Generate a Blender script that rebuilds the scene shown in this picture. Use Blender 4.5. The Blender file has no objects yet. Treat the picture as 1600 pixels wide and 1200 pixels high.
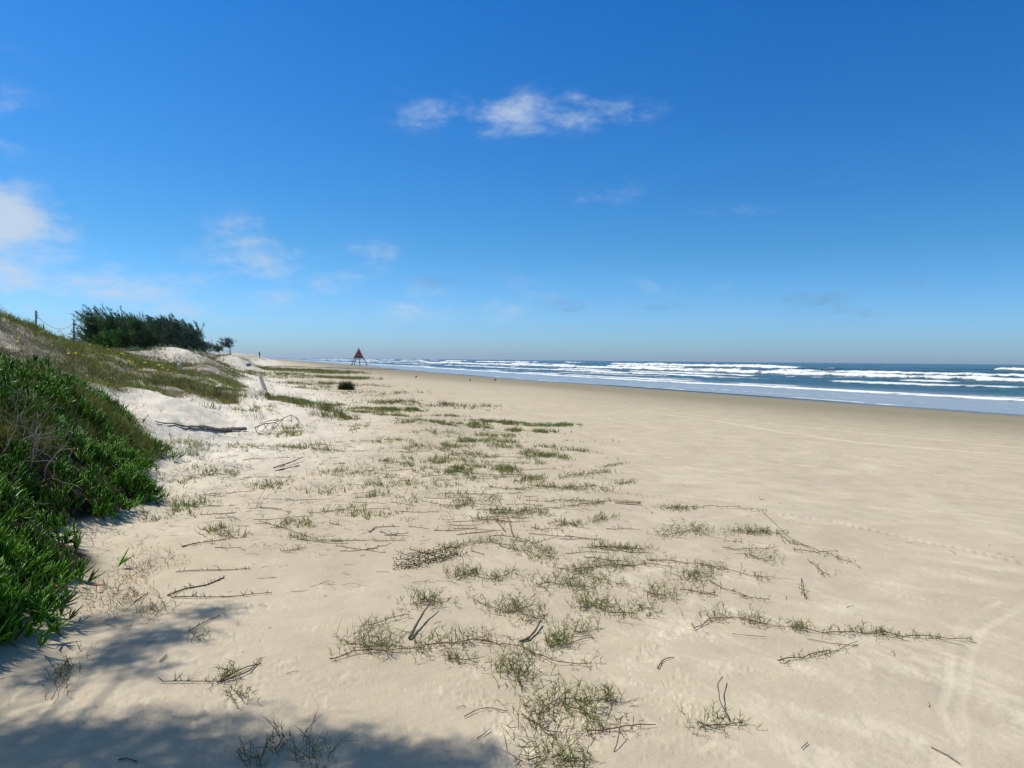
import bpy, math
import numpy as np
from mathutils import Matrix, Vector

sc = bpy.context.scene
col = sc.collection
R = math.radians
rs = np.random.RandomState(7)

# ------------------------------------------------------------------ camera
FPX = 1109.0                       # focal length in pixels of the 1600 px wide photograph
CAM_H = 1.65
YAW, PITCH, ROLL = R(19.8), R(-1.963), R(0.516)
SEA_Z = -1.33
HAZE = 0.00006
fw = Vector((math.sin(YAW)*math.cos(PITCH), math.cos(YAW)*math.cos(PITCH), math.sin(PITCH)))
r0 = Vector((math.cos(YAW), -math.sin(YAW), 0))
u0 = r0.cross(fw)
rt = (r0*math.cos(ROLL) + u0*math.sin(ROLL)).normalized()
up = rt.cross(fw).normalized()
cam_d = bpy.data.cameras.new('camera')
cam = bpy.data.objects.new('camera', cam_d)
col.objects.link(cam)
cam.matrix_world = Matrix(((rt.x, up.x, -fw.x, 0), (rt.y, up.y, -fw.y, 0), (rt.z, up.z, -fw.z, CAM_H), (0, 0, 0, 1)))
cam_d.sensor_width = 36
cam_d.lens = 36*FPX/1600
cam_d.clip_start = 0.05
cam_d.clip_end = 120000
sc.camera = cam
CP = np.array([0, 0, CAM_H])

def raydir(px, py):
    v = fw*FPX + rt*(px-800) - up*(py-600)
    return np.array(v.normalized())

# ------------------------------------------------------------------ sun and sky
# light comes from the left and a little ahead of the camera
SUN_EL = R(56)
scam = (-0.94, 0.34)
sx = scam[0]*r0.x + scam[1]*math.sin(YAW)
sy = scam[0]*r0.y + scam[1]*math.cos(YAW)
SUN_AZ = math.atan2(sx, sy)            # clockwise from +Y
SD = np.array([math.sin(SUN_AZ)*math.cos(SUN_EL), math.cos(SUN_AZ)*math.cos(SUN_EL), math.sin(SUN_EL)])
sun_d = bpy.data.lights.new('sun', 'SUN')
sun_d.energy = 4.3
sun_d.angle = R(0.53)
sun_d.color = (1.0, 0.94, 0.83)
sun = bpy.data.objects.new('sun', sun_d)
col.objects.link(sun)
sun.rotation_euler = Vector(SD).to_track_quat('Z', 'Y').to_euler()

sc.view_settings.view_transform = 'Standard'
sc.view_settings.look = 'None'
sc.view_settings.gamma = 1
sc.view_settings.exposure = 0.0

w = bpy.data.worlds.new('World')
sc.world = w
w.use_nodes = True
nt = w.node_tree
N, L = nt.nodes, nt.links
for n in list(N): N.remove(n)
out = N.new('ShaderNodeOutputWorld')
bg = N.new('ShaderNodeBackground')
bg.inputs['Strength'].default_value = 0.10
sky = N.new('ShaderNodeTexSky')
sky.sky_type = 'NISHITA'
sky.sun_disc = False
sky.sun_elevation = SUN_EL
sky.sun_rotation = SUN_AZ
sky.altitude = 0
sky.air_density = 1.0
sky.dust_density = 0.6
sky.ozone_density = 3.0
hs = N.new('ShaderNodeHueSaturation')
hs.inputs['Saturation'].default_value = 1.25
hs.inputs['Value'].default_value = 1.0
L.new(sky.outputs[0], hs.inputs['Color'])
tc = N.new('ShaderNodeTexCoord')

def wmath(op, a, b=None, c=None):
    n = N.new('ShaderNodeMath'); n.operation = op
    for i, v in enumerate((a, b, c)):
        if v is None: continue
        if isinstance(v, (int, float)): n.inputs[i].default_value = v
        else: L.new(v, n.inputs[i])
    return n.outputs[0]
def wdot(vec):
    n = N.new('ShaderNodeVectorMath'); n.operation = 'DOT_PRODUCT'
    L.new(tc.outputs['Generated'], n.inputs[0]); n.inputs[1].default_value = tuple(vec)
    return n.outputs['Value']
zc = wdot((0, 0, 1))
# grade by elevation: paler low down, deep blue higher, warmer overhead
colmul = N.new('ShaderNodeMix'); colmul.data_type = 'RGBA'; colmul.blend_type = 'MULTIPLY'
colmul.inputs['Factor'].default_value = 1
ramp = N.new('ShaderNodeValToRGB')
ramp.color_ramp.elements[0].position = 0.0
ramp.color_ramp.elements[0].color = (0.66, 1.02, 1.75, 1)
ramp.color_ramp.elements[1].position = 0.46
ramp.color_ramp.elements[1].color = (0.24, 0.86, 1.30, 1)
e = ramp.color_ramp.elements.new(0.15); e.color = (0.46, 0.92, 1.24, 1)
e = ramp.color_ramp.elements.new(0.64); e.color = (1.1, 1.05, 0.85, 1)  # tints the unseen overhead sky warm, added to cut blue ambient light
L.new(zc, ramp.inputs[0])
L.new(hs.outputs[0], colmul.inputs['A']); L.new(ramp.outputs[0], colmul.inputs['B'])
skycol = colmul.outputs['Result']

# clouds: soft noise gathered round a few directions of the sky dome
nz = N.new('ShaderNodeTexNoise'); nz.inputs['Scale'].default_value = 13
nz.inputs['Detail'].default_value = 9; nz.inputs['Roughness'].default_value = 0.62
mpn = N.new('ShaderNodeMapping'); mpn.inputs['Scale'].default_value = (1, 1, 2.2)
L.new(tc.outputs['Generated'], mpn.inputs[0]); L.new(mpn.outputs[0], nz.inputs['Vector'])
# (px, py, half width deg, half height deg, strength)
CL = [(240, 462, 9, 2.0, .62), (60, 430, 7, 1.6, .6), (700, 478, 9, 1.5, .5), (1000, 440, 10, 1.2, .4), (480, 430, 6, 1.2, .5), (725, 182, 4.2, 1.4, .9), (790, 178, 2.2, 1.2, .45), (850, 172, 3.4, 1.4, .85), (960, 178, 3.4, 1.1, 0.62), (22, 340, 2.4, 1.7, 2.3), (-40, 350, 2.4, 1.8, 1.2),
      (400, 378, 3.2, 1.5, 1.25), (575, 398, 2.4, 0.9, 0.8), (915, 312, 2.2, 0.7, 0.45), (5, 165, 1.6, 2.6, 0.8),
      (980, 300, 2.6, 0.8, 0.30), (1160, 330, 4, 0.6, 0.3), (45, 482, 0.7, 0.4, 0.9), (320, 495, 2.2, 0.6, 0.55),
      (220, 392, 2.4, 0.6, 0.4), (0, 425, 2.4, 0.8, 0.55), (190, 440, 3, 0.8, 0.42)]
DK = [(900, 480, 2.4, 0.6, 0.8), (1020, 482, 2.8, 0.4, 0.6), (1255, 467, 2.2, 0.6, 0.8), (1330, 490, 2.6, 0.5, 0.6), (985, 412, 1.6, 0.4, 0.45), (1450, 440, 2, .5, .3),
      (690, 440, 2.5, .5, .35), (1180, 420, 3, .4, .3)]
def blobs(lst):
    tot = None
    for (px, py, a, b, s) in lst:
        d = raydir(px, py)
        rr = np.cross(d, (0, 0, 1)); rr /= np.linalg.norm(rr)
        uu = np.cross(rr, d)
        x = wmath('DIVIDE', wdot(rr), math.sin(R(a)))
        y = wmath('DIVIDE', wdot(uu), math.sin(R(b)))
        q = wmath('ADD', wmath('MULTIPLY', x, x), wmath('MULTIPLY', y, y))
        g = wmath('EXPONENT', wmath('MULTIPLY', q, -1.0))
        g = wmath('MULTIPLY', g, wmath('GREATER_THAN', wdot(d), 0.0))
        g = wmath('MULTIPLY', g, s)
        tot = g if tot is None else wmath('ADD', tot, g)
    return tot
def cloudmask(lst, lo, hi, k):
    t = wmath('ADD', wmath('MULTIPLY', blobs(lst), 0.60), wmath('MULTIPLY', wmath('SUBTRACT', nz.outputs['Fac'], 0.5), 2.9))
    m = N.new('ShaderNodeMapRange'); m.interpolation_type = 'SMOOTHSTEP'
    m.inputs['From Min'].default_value = lo; m.inputs['From Max'].default_value = hi
    L.new(t, m.inputs['Value'])
    return wmath('MULTIPLY', wmath('MULTIPLY', m.outputs[0], k), wmath('MINIMUM', wmath('MULTIPLY', blobs(lst), 2.2), 1.0))
mw = N.new('ShaderNodeMix'); mw.data_type = 'RGBA'
L.new(cloudmask(CL, 0.08, 1.5, 0.85), mw.inputs['Factor'])
L.new(skycol, mw.inputs['A']); mw.inputs['B'].default_value = (5.9, 6.8, 8.0, 1)
md = N.new('ShaderNodeMix'); md.data_type = 'RGBA'
L.new(cloudmask(DK, 0.05, 0.7, 0.42), md.inputs['Factor'])
L.new(mw.outputs['Result'], md.inputs['A']); md.inputs['B'].default_value = (1.7, 2.6, 4.0, 1)
L.new(md.outputs['Result'], bg.inputs['Color'])
L.new(bg.outputs[0], out.inputs[0])
sc.cycles.max_bounces = 6
sc.cycles.volume_bounces = 0

# ------------------------------------------------------------------ numpy helpers
def sst(a, b, x):
    t = np.clip((np.asarray(x, dtype=float)-a)/(b-a), 0, 1)
    return t*t*(3-2*t)
def _hash(ix, iy, seed):
    h = (ix.astype(np.int64)*374761393 + iy.astype(np.int64)*668265263 + seed*2246822519) & 0xffffffff
    h = ((h ^ (h >> 13))*1274126177) & 0xffffffff
    h = (h ^ (h >> 16)) & 0xffffff
    return h/float(0xffffff)
def vn(x, y, seed=0):
    x = np.asarray(x, float); y = np.asarray(y, float)
    ix = np.floor(x); iy = np.floor(y)
    fx = x-ix; fy = y-iy
    fx = fx*fx*fx*(fx*(fx*6-15)+10); fy = fy*fy*fy*(fy*(fy*6-15)+10)
    a = _hash(ix, iy, seed); b = _hash(ix+1, iy, seed); c = _hash(ix, iy+1, seed); d = _hash(ix+1, iy+1, seed)
    return (a*(1-fx)+b*fx)*(1-fy) + (c*(1-fx)+d*fx)*fy
def fbm(x, y, seed=0, o=4, g=0.5):
    s = 0; a = 1; t = 0
    c, si = math.cos(0.7), math.sin(0.7)
    for i in range(o):
        s = s + a*(vn(x, y, seed+i*17)-0.5); t += a
        x, y = (x*c-y*si)*2.03+3.1, (x*si+y*c)*2.03+1.7
        a *= g
    return 2*s/t                       # about -1..1
def gauss(x, y, cx, cy, rx, ry):
    return np.exp(-((x-cx)/rx)**2-((y-cy)/ry)**2)

def shore_shift(y):
    yy = np.maximum(y, -200)
    return np.interp(yy, [-200, 0, 30, 58, 100, 138, 170, 210, 250, 290, 340, 400, 550, 800, 1500, 4000, 12000], [-10, 0, 3.1, 5.3, 7.8, 8.8, 8.6, 7.4, 6.2, 5.4, 5.0, 5.2, 6.5, 9, 15, 28, 60])
def offshore(x, y):
    return x + shore_shift(y) - 47 + 0.9*fbm(y/31, x*0+3, 5, 2) + 0.8*fbm(y/12, x*0+9, 6, 3)
FY = [-400, 0, 5, 9, 13, 20, 30, 42, 60, 90, 150, 210, 400, 1500, 30000]
FX = [-4, -1.4, -1.2, -1.0, 0.2, 1.9, 2.4, 2.0, 0.6, 1.0, 3.0, 5.5, 9, 18, 18]
def foot(y): return np.interp(y, FY, FX)
def bankmask(x, y):
    edge = -1.0 + 0.42*fbm(y/0.9, x*0, 31, 4) - 0.6*np.exp(-((y-7.5)/0.5)**2) - 0.2*np.exp(-((y-9.3)/0.4)**2)
    edge = edge + 0.25*np.exp(-((y-6.4)/0.5)**2) + 0.0*np.exp(-((y-11)/1.2)**2)
    return sst(0, 1.0, (edge-x)/2.0)*sst(4.1, 5.6, y)*(1-sst(10.8, 13.6, y+0.5*(x+1.5)))
def H(x, y):
    x = np.asarray(x, float); y = np.asarray(y, float)
    xs = x + shore_shift(y)*sst(0, 40, x)
    z = np.interp(xs, [-1e5, 3, 30, 50, 80, 200, 1000, 1e5], [0, 0, -0.70, -1.52, -3.2, -7, -20, -40])
    F = foot(y)
    far = sst(60, 300, y)
    z = z + (0.88+0.3*far)*sst(0, 5, F-x) + (1.15+0.2*far)*sst(5, 10.5, F-x)
    z = z + 0.84*bankmask(x, y)
    z = z + 1.3*gauss(x, y, -7.6, 21.5, 2.9, 4.0)
    z = z + 0.55*gauss(x, y, -5.0, 15.5, 1.6, 3.0)
    z = z + 0.45*gauss(x, y, -2.1, 36, 1.5, 2.2)
    z = z + 1.25*gauss(x, y, -5.4, 60, 2.6, 6)
    z = z + 1.15*gauss(x, y, -2.4, 85, 2.5, 10)
    z = z + 0.55*gauss(x, y, -2, 120, 4, 14) + 0.5*gauss(x, y, 1.5, 170, 4, 16) + 0.6*gauss(x, y, 2, 225, 4, 20)
    z = z + 0.32*gauss(x, y, 1.0, 19.5, 1.5, 2.6) + 0.18*gauss(x, y, 3.4, 17, 1.2, 2.2)
    dn = sst(-1.5, 2.5, F-x)
    z = z + dn*(0.30*fbm(x/2.2, y/3.2, 11, 4) + (0.5+0.5*far)*fbm(x/9, y/15, 12, 3)*sst(3, 9, F-x)*sst(14, 30, y))
    nearg = 1-sst(26, 70, y)
    hum = sst(6.5, -0.5, x)*nearg*sst(5.5, 11, y)
    z = z + hum*0.095*fbm(x/0.8, y/1.1, 21, 4)
    z = z + 0.035*fbm(x/2.4, y/2.4, 22, 3)*(1-sst(14, 30, x))
    return z
def hit(px, py):
    d = raydir(px, py)
    t = np.geomspace(1.5, 3000, 2600)
    p = CP + t[:, None]*d
    h = H(p[:, 0], p[:, 1])
    k = np.argmax(p[:, 2] < h)
    if k == 0: k = len(t)-1
    a, b = t[k-1], t[k]
    for _ in range(22):
        m = (a+b)/2; q = CP+m*d
        if q[2] < H(q[0], q[1]): b = m
        else: a = m
    q = CP+b*d
    return np.array([q[0], q[1], float(H(q[0], q[1]))])
def at_depth(px, depth):
    v = (px-800)/FPX*depth
    return np.array([math.sin(YAW)*depth+math.cos(YAW)*v, math.cos(YAW)*depth-math.sin(YAW)*v])
def zpix(px, py, depth):                       # height above datum seen at that pixel from that distance
    d = raydir(px, py); f = d[0]*math.sin(YAW)+d[1]*math.cos(YAW)
    return CAM_H + d[2]/f*depth

def mesh_np(name, V, faces, mat, cols=None, parent=None, smooth=False, attrs=None, link=True):
    me = bpy.data.meshes.new(name)
    V = np.asarray(V, np.float32)
    me.vertices.add(len(V)); me.vertices.foreach_set('co', V.ravel())
    idx, start, c = [], [], 0
    for f in faces:
        f = np.asarray(f, np.int32)
        if len(f) == 0: continue
        k = f.shape[1]
        idx.append(f.ravel()); start.append(c+np.arange(len(f))*k); c += f.size
    idx = np.concatenate(idx).astype(np.int32); start = np.concatenate(start).astype(np.int32)
    me.loops.add(len(idx)); me.loops.foreach_set('vertex_index', idx)
    me.polygons.add(len(start)); me.polygons.foreach_set('loop_start', start)
    if smooth: me.polygons.foreach_set('use_smooth', np.ones(len(start), bool))
    me.update(calc_edges=True)
    if cols is not None:
        a = me.color_attributes.new('tint', 'FLOAT_COLOR', 'POINT')
        c4 = np.ones((len(V), 4), np.float32); c4[:, :3] = cols
        a.data.foreach_set('color', c4.ravel())
    if attrs:
        for k, v in attrs.items():
            a = me.attributes.new(k, 'FLOAT', 'POINT'); a.data.foreach_set('value', np.asarray(v, np.float32))
    if mat: me.materials.append(mat)
    o = bpy.data.objects.new(name, me)
    if link: col.objects.link(o)
    if parent: o.parent = parent
    return o
def tag(o, label=None, cat=None, group=None, kind=None):
    if label: o['label'] = label
    if cat: o['category'] = cat
    if group: o['group'] = group
    if kind: o['kind'] = kind
    return o
def empty(name, loc, rz=0):
    o = bpy.data.objects.new(name, None); col.objects.link(o)
    o.location = tuple(float(v) for v in loc); o.rotation_euler = (0, 0, rz); o.empty_display_size = 0.2
    return o

# ------------------------------------------------------------------ materials
def mat(name, color=(0.5, 0.5, 0.5), rough=0.8, attr=False, noise=None, bump=0, bscale=30, trans=0, metal=0, spec=0.3):
    m = bpy.data.materials.new(name); m.use_nodes = True
    t = m.node_tree; n, l = t.nodes, t.links
    b = n['Principled BSDF']
    b.inputs['Roughness'].default_value = rough
    b.inputs['Metallic'].default_value = metal
    b.inputs['Specular IOR Level'].default_value = spec
    src = None
    if attr:
        a = n.new('ShaderNodeVertexColor'); a.layer_name = 'tint'; src = a.outputs[0]
    else:
        c = n.new('ShaderNodeRGB'); c.outputs[0].default_value = (*color, 1); src = c.outputs[0]
    co = n.new('ShaderNodeTexCoord')
    if noise:
        nz = n.new('ShaderNodeTexNoise'); nz.inputs['Scale'].default_value = noise[0]; nz.inputs['Detail'].default_value = 6
        l.new(co.outputs['Object'], nz.inputs['Vector'])
        mr = n.new('ShaderNodeMapRange'); mr.inputs['From Min'].default_value = .3; mr.inputs['From Max'].default_value = .7
        mr.inputs['To Min'].default_value = 1-noise[1]; mr.inputs['To Max'].default_value = 1+noise[1]
        l.new(nz.outputs['Fac'], mr.inputs['Value'])
        mx = n.new('ShaderNodeVectorMath'); mx.operation = 'SCALE'
        l.new(src, mx.inputs[0]); l.new(mr.outputs[0], mx.inputs['Scale']); src = mx.outputs[0]
    l.new(src, b.inputs['Base Color'])
    if bump:
        nb = n.new('ShaderNodeTexNoise'); nb.inputs['Scale'].default_value = bscale; nb.inputs['Detail'].default_value = 8
        l.new(co.outputs['Object'], nb.inputs['Vector'])
        bp = n.new('ShaderNodeBump'); bp.inputs['Strength'].default_value = 0.6; bp.inputs['Distance'].default_value = bump
        l.new(nb.outputs['Fac'], bp.inputs['Height']); l.new(bp.outputs[0], b.inputs['Normal'])
    if trans:
        tr = n.new('ShaderNodeBsdfTranslucent'); l.new(src, tr.inputs['Color'])
        ms = n.new('ShaderNodeMixShader'); ms.inputs[0].default_value = trans
        l.new(b.outputs[0], ms.inputs[1]); l.new(tr.outputs[0], ms.inputs[2])
        l.new(ms.outputs[0], n['Material Output'].inputs['Surface'])
    return m

M_BLADE = mat('grass_blade', rough=0.55, attr=True, trans=0.25)
M_ICE = mat('succulent_leaf', rough=0.42, attr=True, trans=0.12, spec=0.35)
M_NEEDLE = mat('needle_foliage', rough=0.7, attr=True, trans=0.15)
M_STEM = mat('runner_stem', rough=0.7, attr=True)
M_WOOD = mat('weathered_wood', (0.20, 0.175, 0.14), 0.85, noise=(25, 0.45), bump=0.004, bscale=60)
M_DRY = mat('dead_twig', (0.13, 0.10, 0.075), 0.85, noise=(40, 0.4))
M_GREY = mat('bleached_twig', (0.26, 0.23, 0.19), 0.85, noise=(40, 0.4))
M_BARK = mat('bark', (0.10, 0.08, 0.06), 0.9, noise=(6, 0.4))
M_POLE = mat('pole_timber', (0.10, 0.085, 0.08), 0.8, noise=(3, 0.3))
M_WIRE = mat('cable', (0.06, 0.06, 0.07), 0.6)
M_YEL = mat('yellow_petal', (0.75, 0.55, 0.02), 0.6, trans=0.2)
M_REDP = mat('red_petal', (0.55, 0.06, 0.05), 0.6, trans=0.2)

# sand: colour from ground truth masks (dryness, damp, litter) carried by the mesh, grain by noise
ms = bpy.data.materials.new('sand'); ms.use_nodes = True
n, l = ms.node_tree.nodes, ms.node_tree.links
b = n['Principled BSDF']
a = n.new('ShaderNodeVertexColor'); a.layer_name = 'tint'
wet = n.new('ShaderNodeAttribute'); wet.attribute_name = 'wet'
geo = n.new('ShaderNodeNewGeometry')
nz1 = n.new('ShaderNodeTexNoise'); nz1.inputs['Scale'].default_value = 2.6; nz1.inputs['Detail'].default_value = 8; nz1.inputs['Roughness'].default_value = 0.65
l.new(geo.outputs['Position'], nz1.inputs['Vector'])
nz2 = n.new('ShaderNodeTexNoise'); nz2.inputs['Scale'].default_value = 240; nz2.inputs['Detail'].default_value = 3
l.new(geo.outputs['Position'], nz2.inputs['Vector'])
mr1 = n.new('ShaderNodeMapRange'); mr1.inputs['From Min'].default_value = .25; mr1.inputs['From Max'].default_value = .75
mr1.inputs['To Min'].default_value = .88; mr1.inputs['To Max'].default_value = 1.12; l.new(nz1.outputs['Fac'], mr1.inputs['Value'])
mr2 = n.new('ShaderNodeMapRange'); mr2.inputs['From Min'].default_value = .25; mr2.inputs['From Max'].default_value = .75
mr2.inputs['To Min'].default_value = .86; mr2.inputs['To Max'].default_value = 1.14; l.new(nz2.outputs['Fac'], mr2.inputs['Value'])
mm = n.new('ShaderNodeMath'); mm.operation = 'MULTIPLY'; l.new(mr1.outputs[0], mm.inputs[0]); l.new(mr2.outputs[0], mm.inputs[1])
sv = n.new('ShaderNodeVectorMath'); sv.operation = 'SCALE'; l.new(a.outputs[0], sv.inputs[0]); l.new(mm.outputs[0], sv.inputs['Scale'])
l.new(sv.outputs[0], b.inputs['Base Color'])
mrr = n.new('ShaderNodeMapRange'); mrr.inputs['To Min'].default_value = 0.95; mrr.inputs['To Max'].default_value = 0.28
l.new(wet.outputs['Fac'], mrr.inputs['Value']); l.new(mrr.outputs[0], b.inputs['Roughness'])
msp = n.new('ShaderNodeMapRange'); msp.inputs['To Min'].default_value = 0.08; msp.inputs['To Max'].default_value = 0.5
l.new(wet.outputs['Fac'], msp.inputs['Value']); l.new(msp.outputs[0], b.inputs['Specular IOR Level'])
nz3 = n.new('ShaderNodeTexNoise'); nz3.inputs['Scale'].default_value = 22; nz3.inputs['Detail'].default_value = 9; nz3.inputs['Roughness'].default_value = 0.6
l.new(geo.outputs['Position'], nz3.inputs['Vector'])
bp = n.new('ShaderNodeBump'); bp.inputs['Strength'].default_value = 0.55; bp.inputs['Distance'].default_value = 0.012
l.new(nz3.outputs['Fac'], bp.inputs['Height']); l.new(bp.outputs[0], b.inputs['Normal'])
M_SAND = ms

# ------------------------------------------------------------------ sand sheet, from underfoot to the horizon
def polar(angs, rads):
    A, Rr = np.meshgrid(angs, rads)
    return (Rr*np.sin(A)), (Rr*np.cos(A))
def gridfaces(nr, nc, wrap):
    i = np.arange(nr-1)[:, None]*nc; j = np.arange(nc if wrap else nc-1)[None, :]
    j2 = (j+1) % nc
    return np.stack([i+j, i+j2, i+nc+j2, i+nc+j], -1).reshape(-1, 4)[:, ::-1]
angs = np.concatenate([np.arange(-42, 44, 0.1), np.arange(44, 318, 1.6)])*math.pi/180 + YAW
rads = np.concatenate([np.linspace(0.05, 2, 10)[:-1], np.geomspace(2, 70, 720)[:-1], np.geomspace(70, 600, 190)[:-1], np.geomspace(600, 40000, 36)])
X, Y = polar(angs, rads)
shape = X.shape
X = X.ravel(); Y = Y.ravel()
Z = H(X, Y)
micro = np.zeros_like(X)
near = (np.hypot(X, Y) < 60)
white = np.zeros_like(X)              # pale loose sand lying on the firm beach
def dents(cx, cy, ang, la, lb, depth, rim, wh, jag=0.0, seed=0):
    m = np.nonzero((np.abs(X-cx) < la*3) & (np.abs(Y-cy) < la*3))[0]
    if len(m) == 0: return
    dx, dy = X[m]-cx, Y[m]-cy
    c, s = math.cos(ang), math.sin(ang)
    u, v = (dx*c+dy*s)/la, (-dx*s+dy*c)/lb
    q = np.sqrt(u*u+v*v)*(1+jag*fbm(dx*25, dy*25, seed, 2))
    micro[m] += -depth*np.exp(-(q/0.75)**4) + rim*np.exp(-((q-1.15)/0.3)**2)
    white[m] += wh*np.exp(-(q/1.25)**2)
# scattered churned animal prints and foot prints
for k in range(230):
    px = rs.uniform(-40, 1640); py = 640+560*rs.rand()**0.9
    p = hit(px, py)
    if p[0] < -1.2 or p[0] > 30: continue
    t = rs.rand()
    if px > 1150 and py > 760:
        dents(p[0], p[1], rs.uniform(1.9, 2.5), 0.12, 0.045, 0.002, 0.001, rs.uniform(0.2, 0.8), 0.6, k)
    else:
        dents(p[0], p[1], rs.uniform(0, 3.1), 0.06*rs.uniform(.6, 1.3), 0.032*rs.uniform(.7, 1.4), 0.0045, 0.002, rs.uniform(0.1, 0.9), 1.1, k)
# clusters of crab-sized crumbs
for (px, py, rr) in [(150, 1108, .16), (320, 1055, .14), (300, 1120, .16), (410, 948, .14), (375, 950, .1), (740, 1090, .12), (820, 975, .16), (770, 985, .14), (365, 995, .16),
                     (1065, 1060, .1), (1080, 1120, .1), (850, 940, .2), (590, 855, .1), (360, 960, .2), (800, 1000, .1), (1000, 1012, .1), (1440, 935, .2), (1050, 1100, .12), (780, 1140, .16), (110, 1050, .12)]:
    c0 = hit(px, py)
    for k in range(16):
        dents(c0[0]+rs.normal()*rr*.55, c0[1]+rs.normal()*rr*.55, rs.uniform(0, 3.1), 0.018*rs.uniform(.5, 1.6), 0.010, 0.005, 0.003, 0.25, 0.8, k)
# pale scuffs, footprints of loose dry sand
for (px, py, ang, la, lb) in [(1265, 1050, 2.1, .16, .05), (1240, 1040, 2.1, .1, .04), (1320, 1135, 2.1, .15, .055), (1345, 1038, 1.0, .12, .05), (780, 1140, 1.0, .08, .06), (830, 1165, .6, .12, .05), (1030, 885, .4, .3, .05),
                              (1100, 1165, .3, .06, .03), (1390, 1140, 2, .14, .06), (1545, 1050, 1.8, .14, .06), (1410, 915, 2.2, .25, .05), (1235, 1108, 2.2, .12, .05), (1500, 880, 2.2, .25, .06),
                              (1075, 942, .5, .08, .03), (1180, 800, 2.4, .4, .06), (1120, 780, 2.4, .5, .06), (1300, 950, 2.4, .2, .06), (1450, 800, 2.4, .3, .07), (1550, 910, 2.4, .3, .07), (1320, 1010, .5, .14, .05),
                              (1600, 1130, 1.2, .14, .06), (1290, 1190, 1.9, .13, .07), (760, 800, .4, .3, .1), (1470, 1190, 1.9, .13, .05), (1150, 955, 2.4, .14, .04), (1060, 980, .4, .1, .05), (1480, 1065, 2, .1, .04)]:
    c0 = hit(px, py)
    dents(c0[0], c0[1], ang, la, lb, 0.004, 0.0015, 1.0, 0.6, int(px))
# narrow tyre prints and dragged lines
def track(pts, width, depth, wh, tread=0.0, rim=0.0, fade=0.0):
    P = np.array([hit(*q)[:2] for q in pts])
    m = np.nonzero((X > P[:, 0].min()-1) & (X < P[:, 0].max()+1) & (Y > P[:, 1].min()-1) & (Y < P[:, 1].max()+1))[0]
    if len(m) == 0: return
    best = np.full(len(m), 1e9); along = np.zeros(len(m)); acc = 0
    side = np.zeros(len(m))
    for a_, b_ in zip(P[:-1], P[1:]):
        d = b_-a_; ln = np.hypot(*d)
        t = np.clip(((X[m]-a_[0])*d[0]+(Y[m]-a_[1])*d[1])/ln**2, 0, 1)
        ex, ey = X[m]-a_[0]-t*d[0], Y[m]-a_[1]-t*d[1]
        q = np.hypot(ex, ey); k = q < best
        best[k] = q[k]; along[k] = acc+t[k]*ln; side[k] = np.sign(ex*d[1]-ey*d[0])[k]; acc += ln
    best = best + 0.15*width*fbm(along*3, along*0, 3, 2)
    prof = np.exp(-(best/width)**4)
    var = np.clip(0.65+0.8*fbm(along/0.6, along*0+5, 8, 2), 0.1, 1.3)
    if fade: prof = prof*np.exp(-along*0)
    dd = -depth*prof*var
    if tread:
        ph = along/tread*2*math.pi + np.where(side > 0, math.pi, 0)
        dd = dd - prof*depth*1.8*sst(-.1, .6, np.sin(ph + best/width*2.2 + 1.2*fbm(along*4, along*0, 5, 2)))*sst(.15, .5, best/width)*var
    dd = dd + rim*np.exp(-((best-width*1.35)/(width*0.4))**2)*var
    micro[m] += dd
    white[m] += wh*prof*var
track([(620, 762), (760, 768), (985, 772), (1045, 782), (1100, 790), (1180, 798), (1300, 815), (1400, 837), (1500, 858), (1600, 880), (1700, 900)], 0.05, 0.012, -0.45, 0.09, 0.006)
track([(985, 655), (1100, 670), (1250, 697), (1350, 718), (1480, 745), (1620, 772)], 0.05, 0.010, 0.0, 0.0, 0.006)
track([(800, 617), (880, 633), (960, 652)], 0.05, 0.012, 0.0, 0.0, 0.004)
track([(1000, 643), (1100, 655), (1200, 672), (1330, 690), (1600, 712)], 0.15, 0.004, 2.2)
track([(1010, 640), (1150, 656), (1300, 672), (1600, 700)], 0.16, 0.004, 1.8)
track([(1180, 650), (1350, 672), (1600, 690)], 0.14, 0.003, 1.2)
track([(1700, 905), (1600, 945), (1530, 985), (1508, 1040), (1500, 1100), (1503, 1200), (1505, 1290)], 0.028, 0.003, 1.1)
track([(1560, 940), (1500, 970), (1484, 1010), (1478, 1080), (1466, 1110), (1494, 1160)], 0.025, 0.003, 1.1)
track([(1330, 712), (1430, 770), (1600, 850)], 0.18, 0.002, 0.5)
track([(900, 690), (1000, 712), (1200, 790), (1260, 812)], 0.22, 0.002, 0.4)
rr_ = np.hypot(X, Y)
fade = 1-sst(30, 60, rr_)
F = foot(Y)
# fine ripples and pocks
micro += fade*(0.0028*fbm(X/0.10, Y/0.10, 41, 3) + 0.006*fbm(X/0.35, Y/0.35, 42, 3))*(0.35+0.65*sst(5, 0, X))
# wind scour and pocking on the loose dune sand
loose = sst(5.5, 0.5, X-np.clip((Y-12)*0.12, 0, 3))*sst(5, 10, Y)*(1-sst(50, 90, Y))
micro += loose*fade*0.022*np.abs(fbm(X/0.17, Y/0.22, 44, 3))
Z = Z + micro
dry = sst(-3.2, 2.0, F-X)                                  # pale sand of the dunes
dry = np.clip(dry*sst(4, 13, Y) + 0.12*fbm(X/1.6, Y/1.6, 51, 4), 0, 1)
off = offshore(X, Y)
damp = sst(-33, -14, off + 3*fbm(X/9, Y/25, 52, 3))
soak = sst(-7, -1.5, off + 0.8*fbm(X/3, Y/11, 53, 3))
c_dry = np.array([0.75, 0.685, 0.575]); c_mid = np.array([0.512, 0.436, 0.320]); c_damp = np.array([0.285, 0.245, 0.16]); c_wet = np.array([0.17, 0.15, 0.115])
C = c_mid+(c_dry-c_mid)*dry[:, None]
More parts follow.
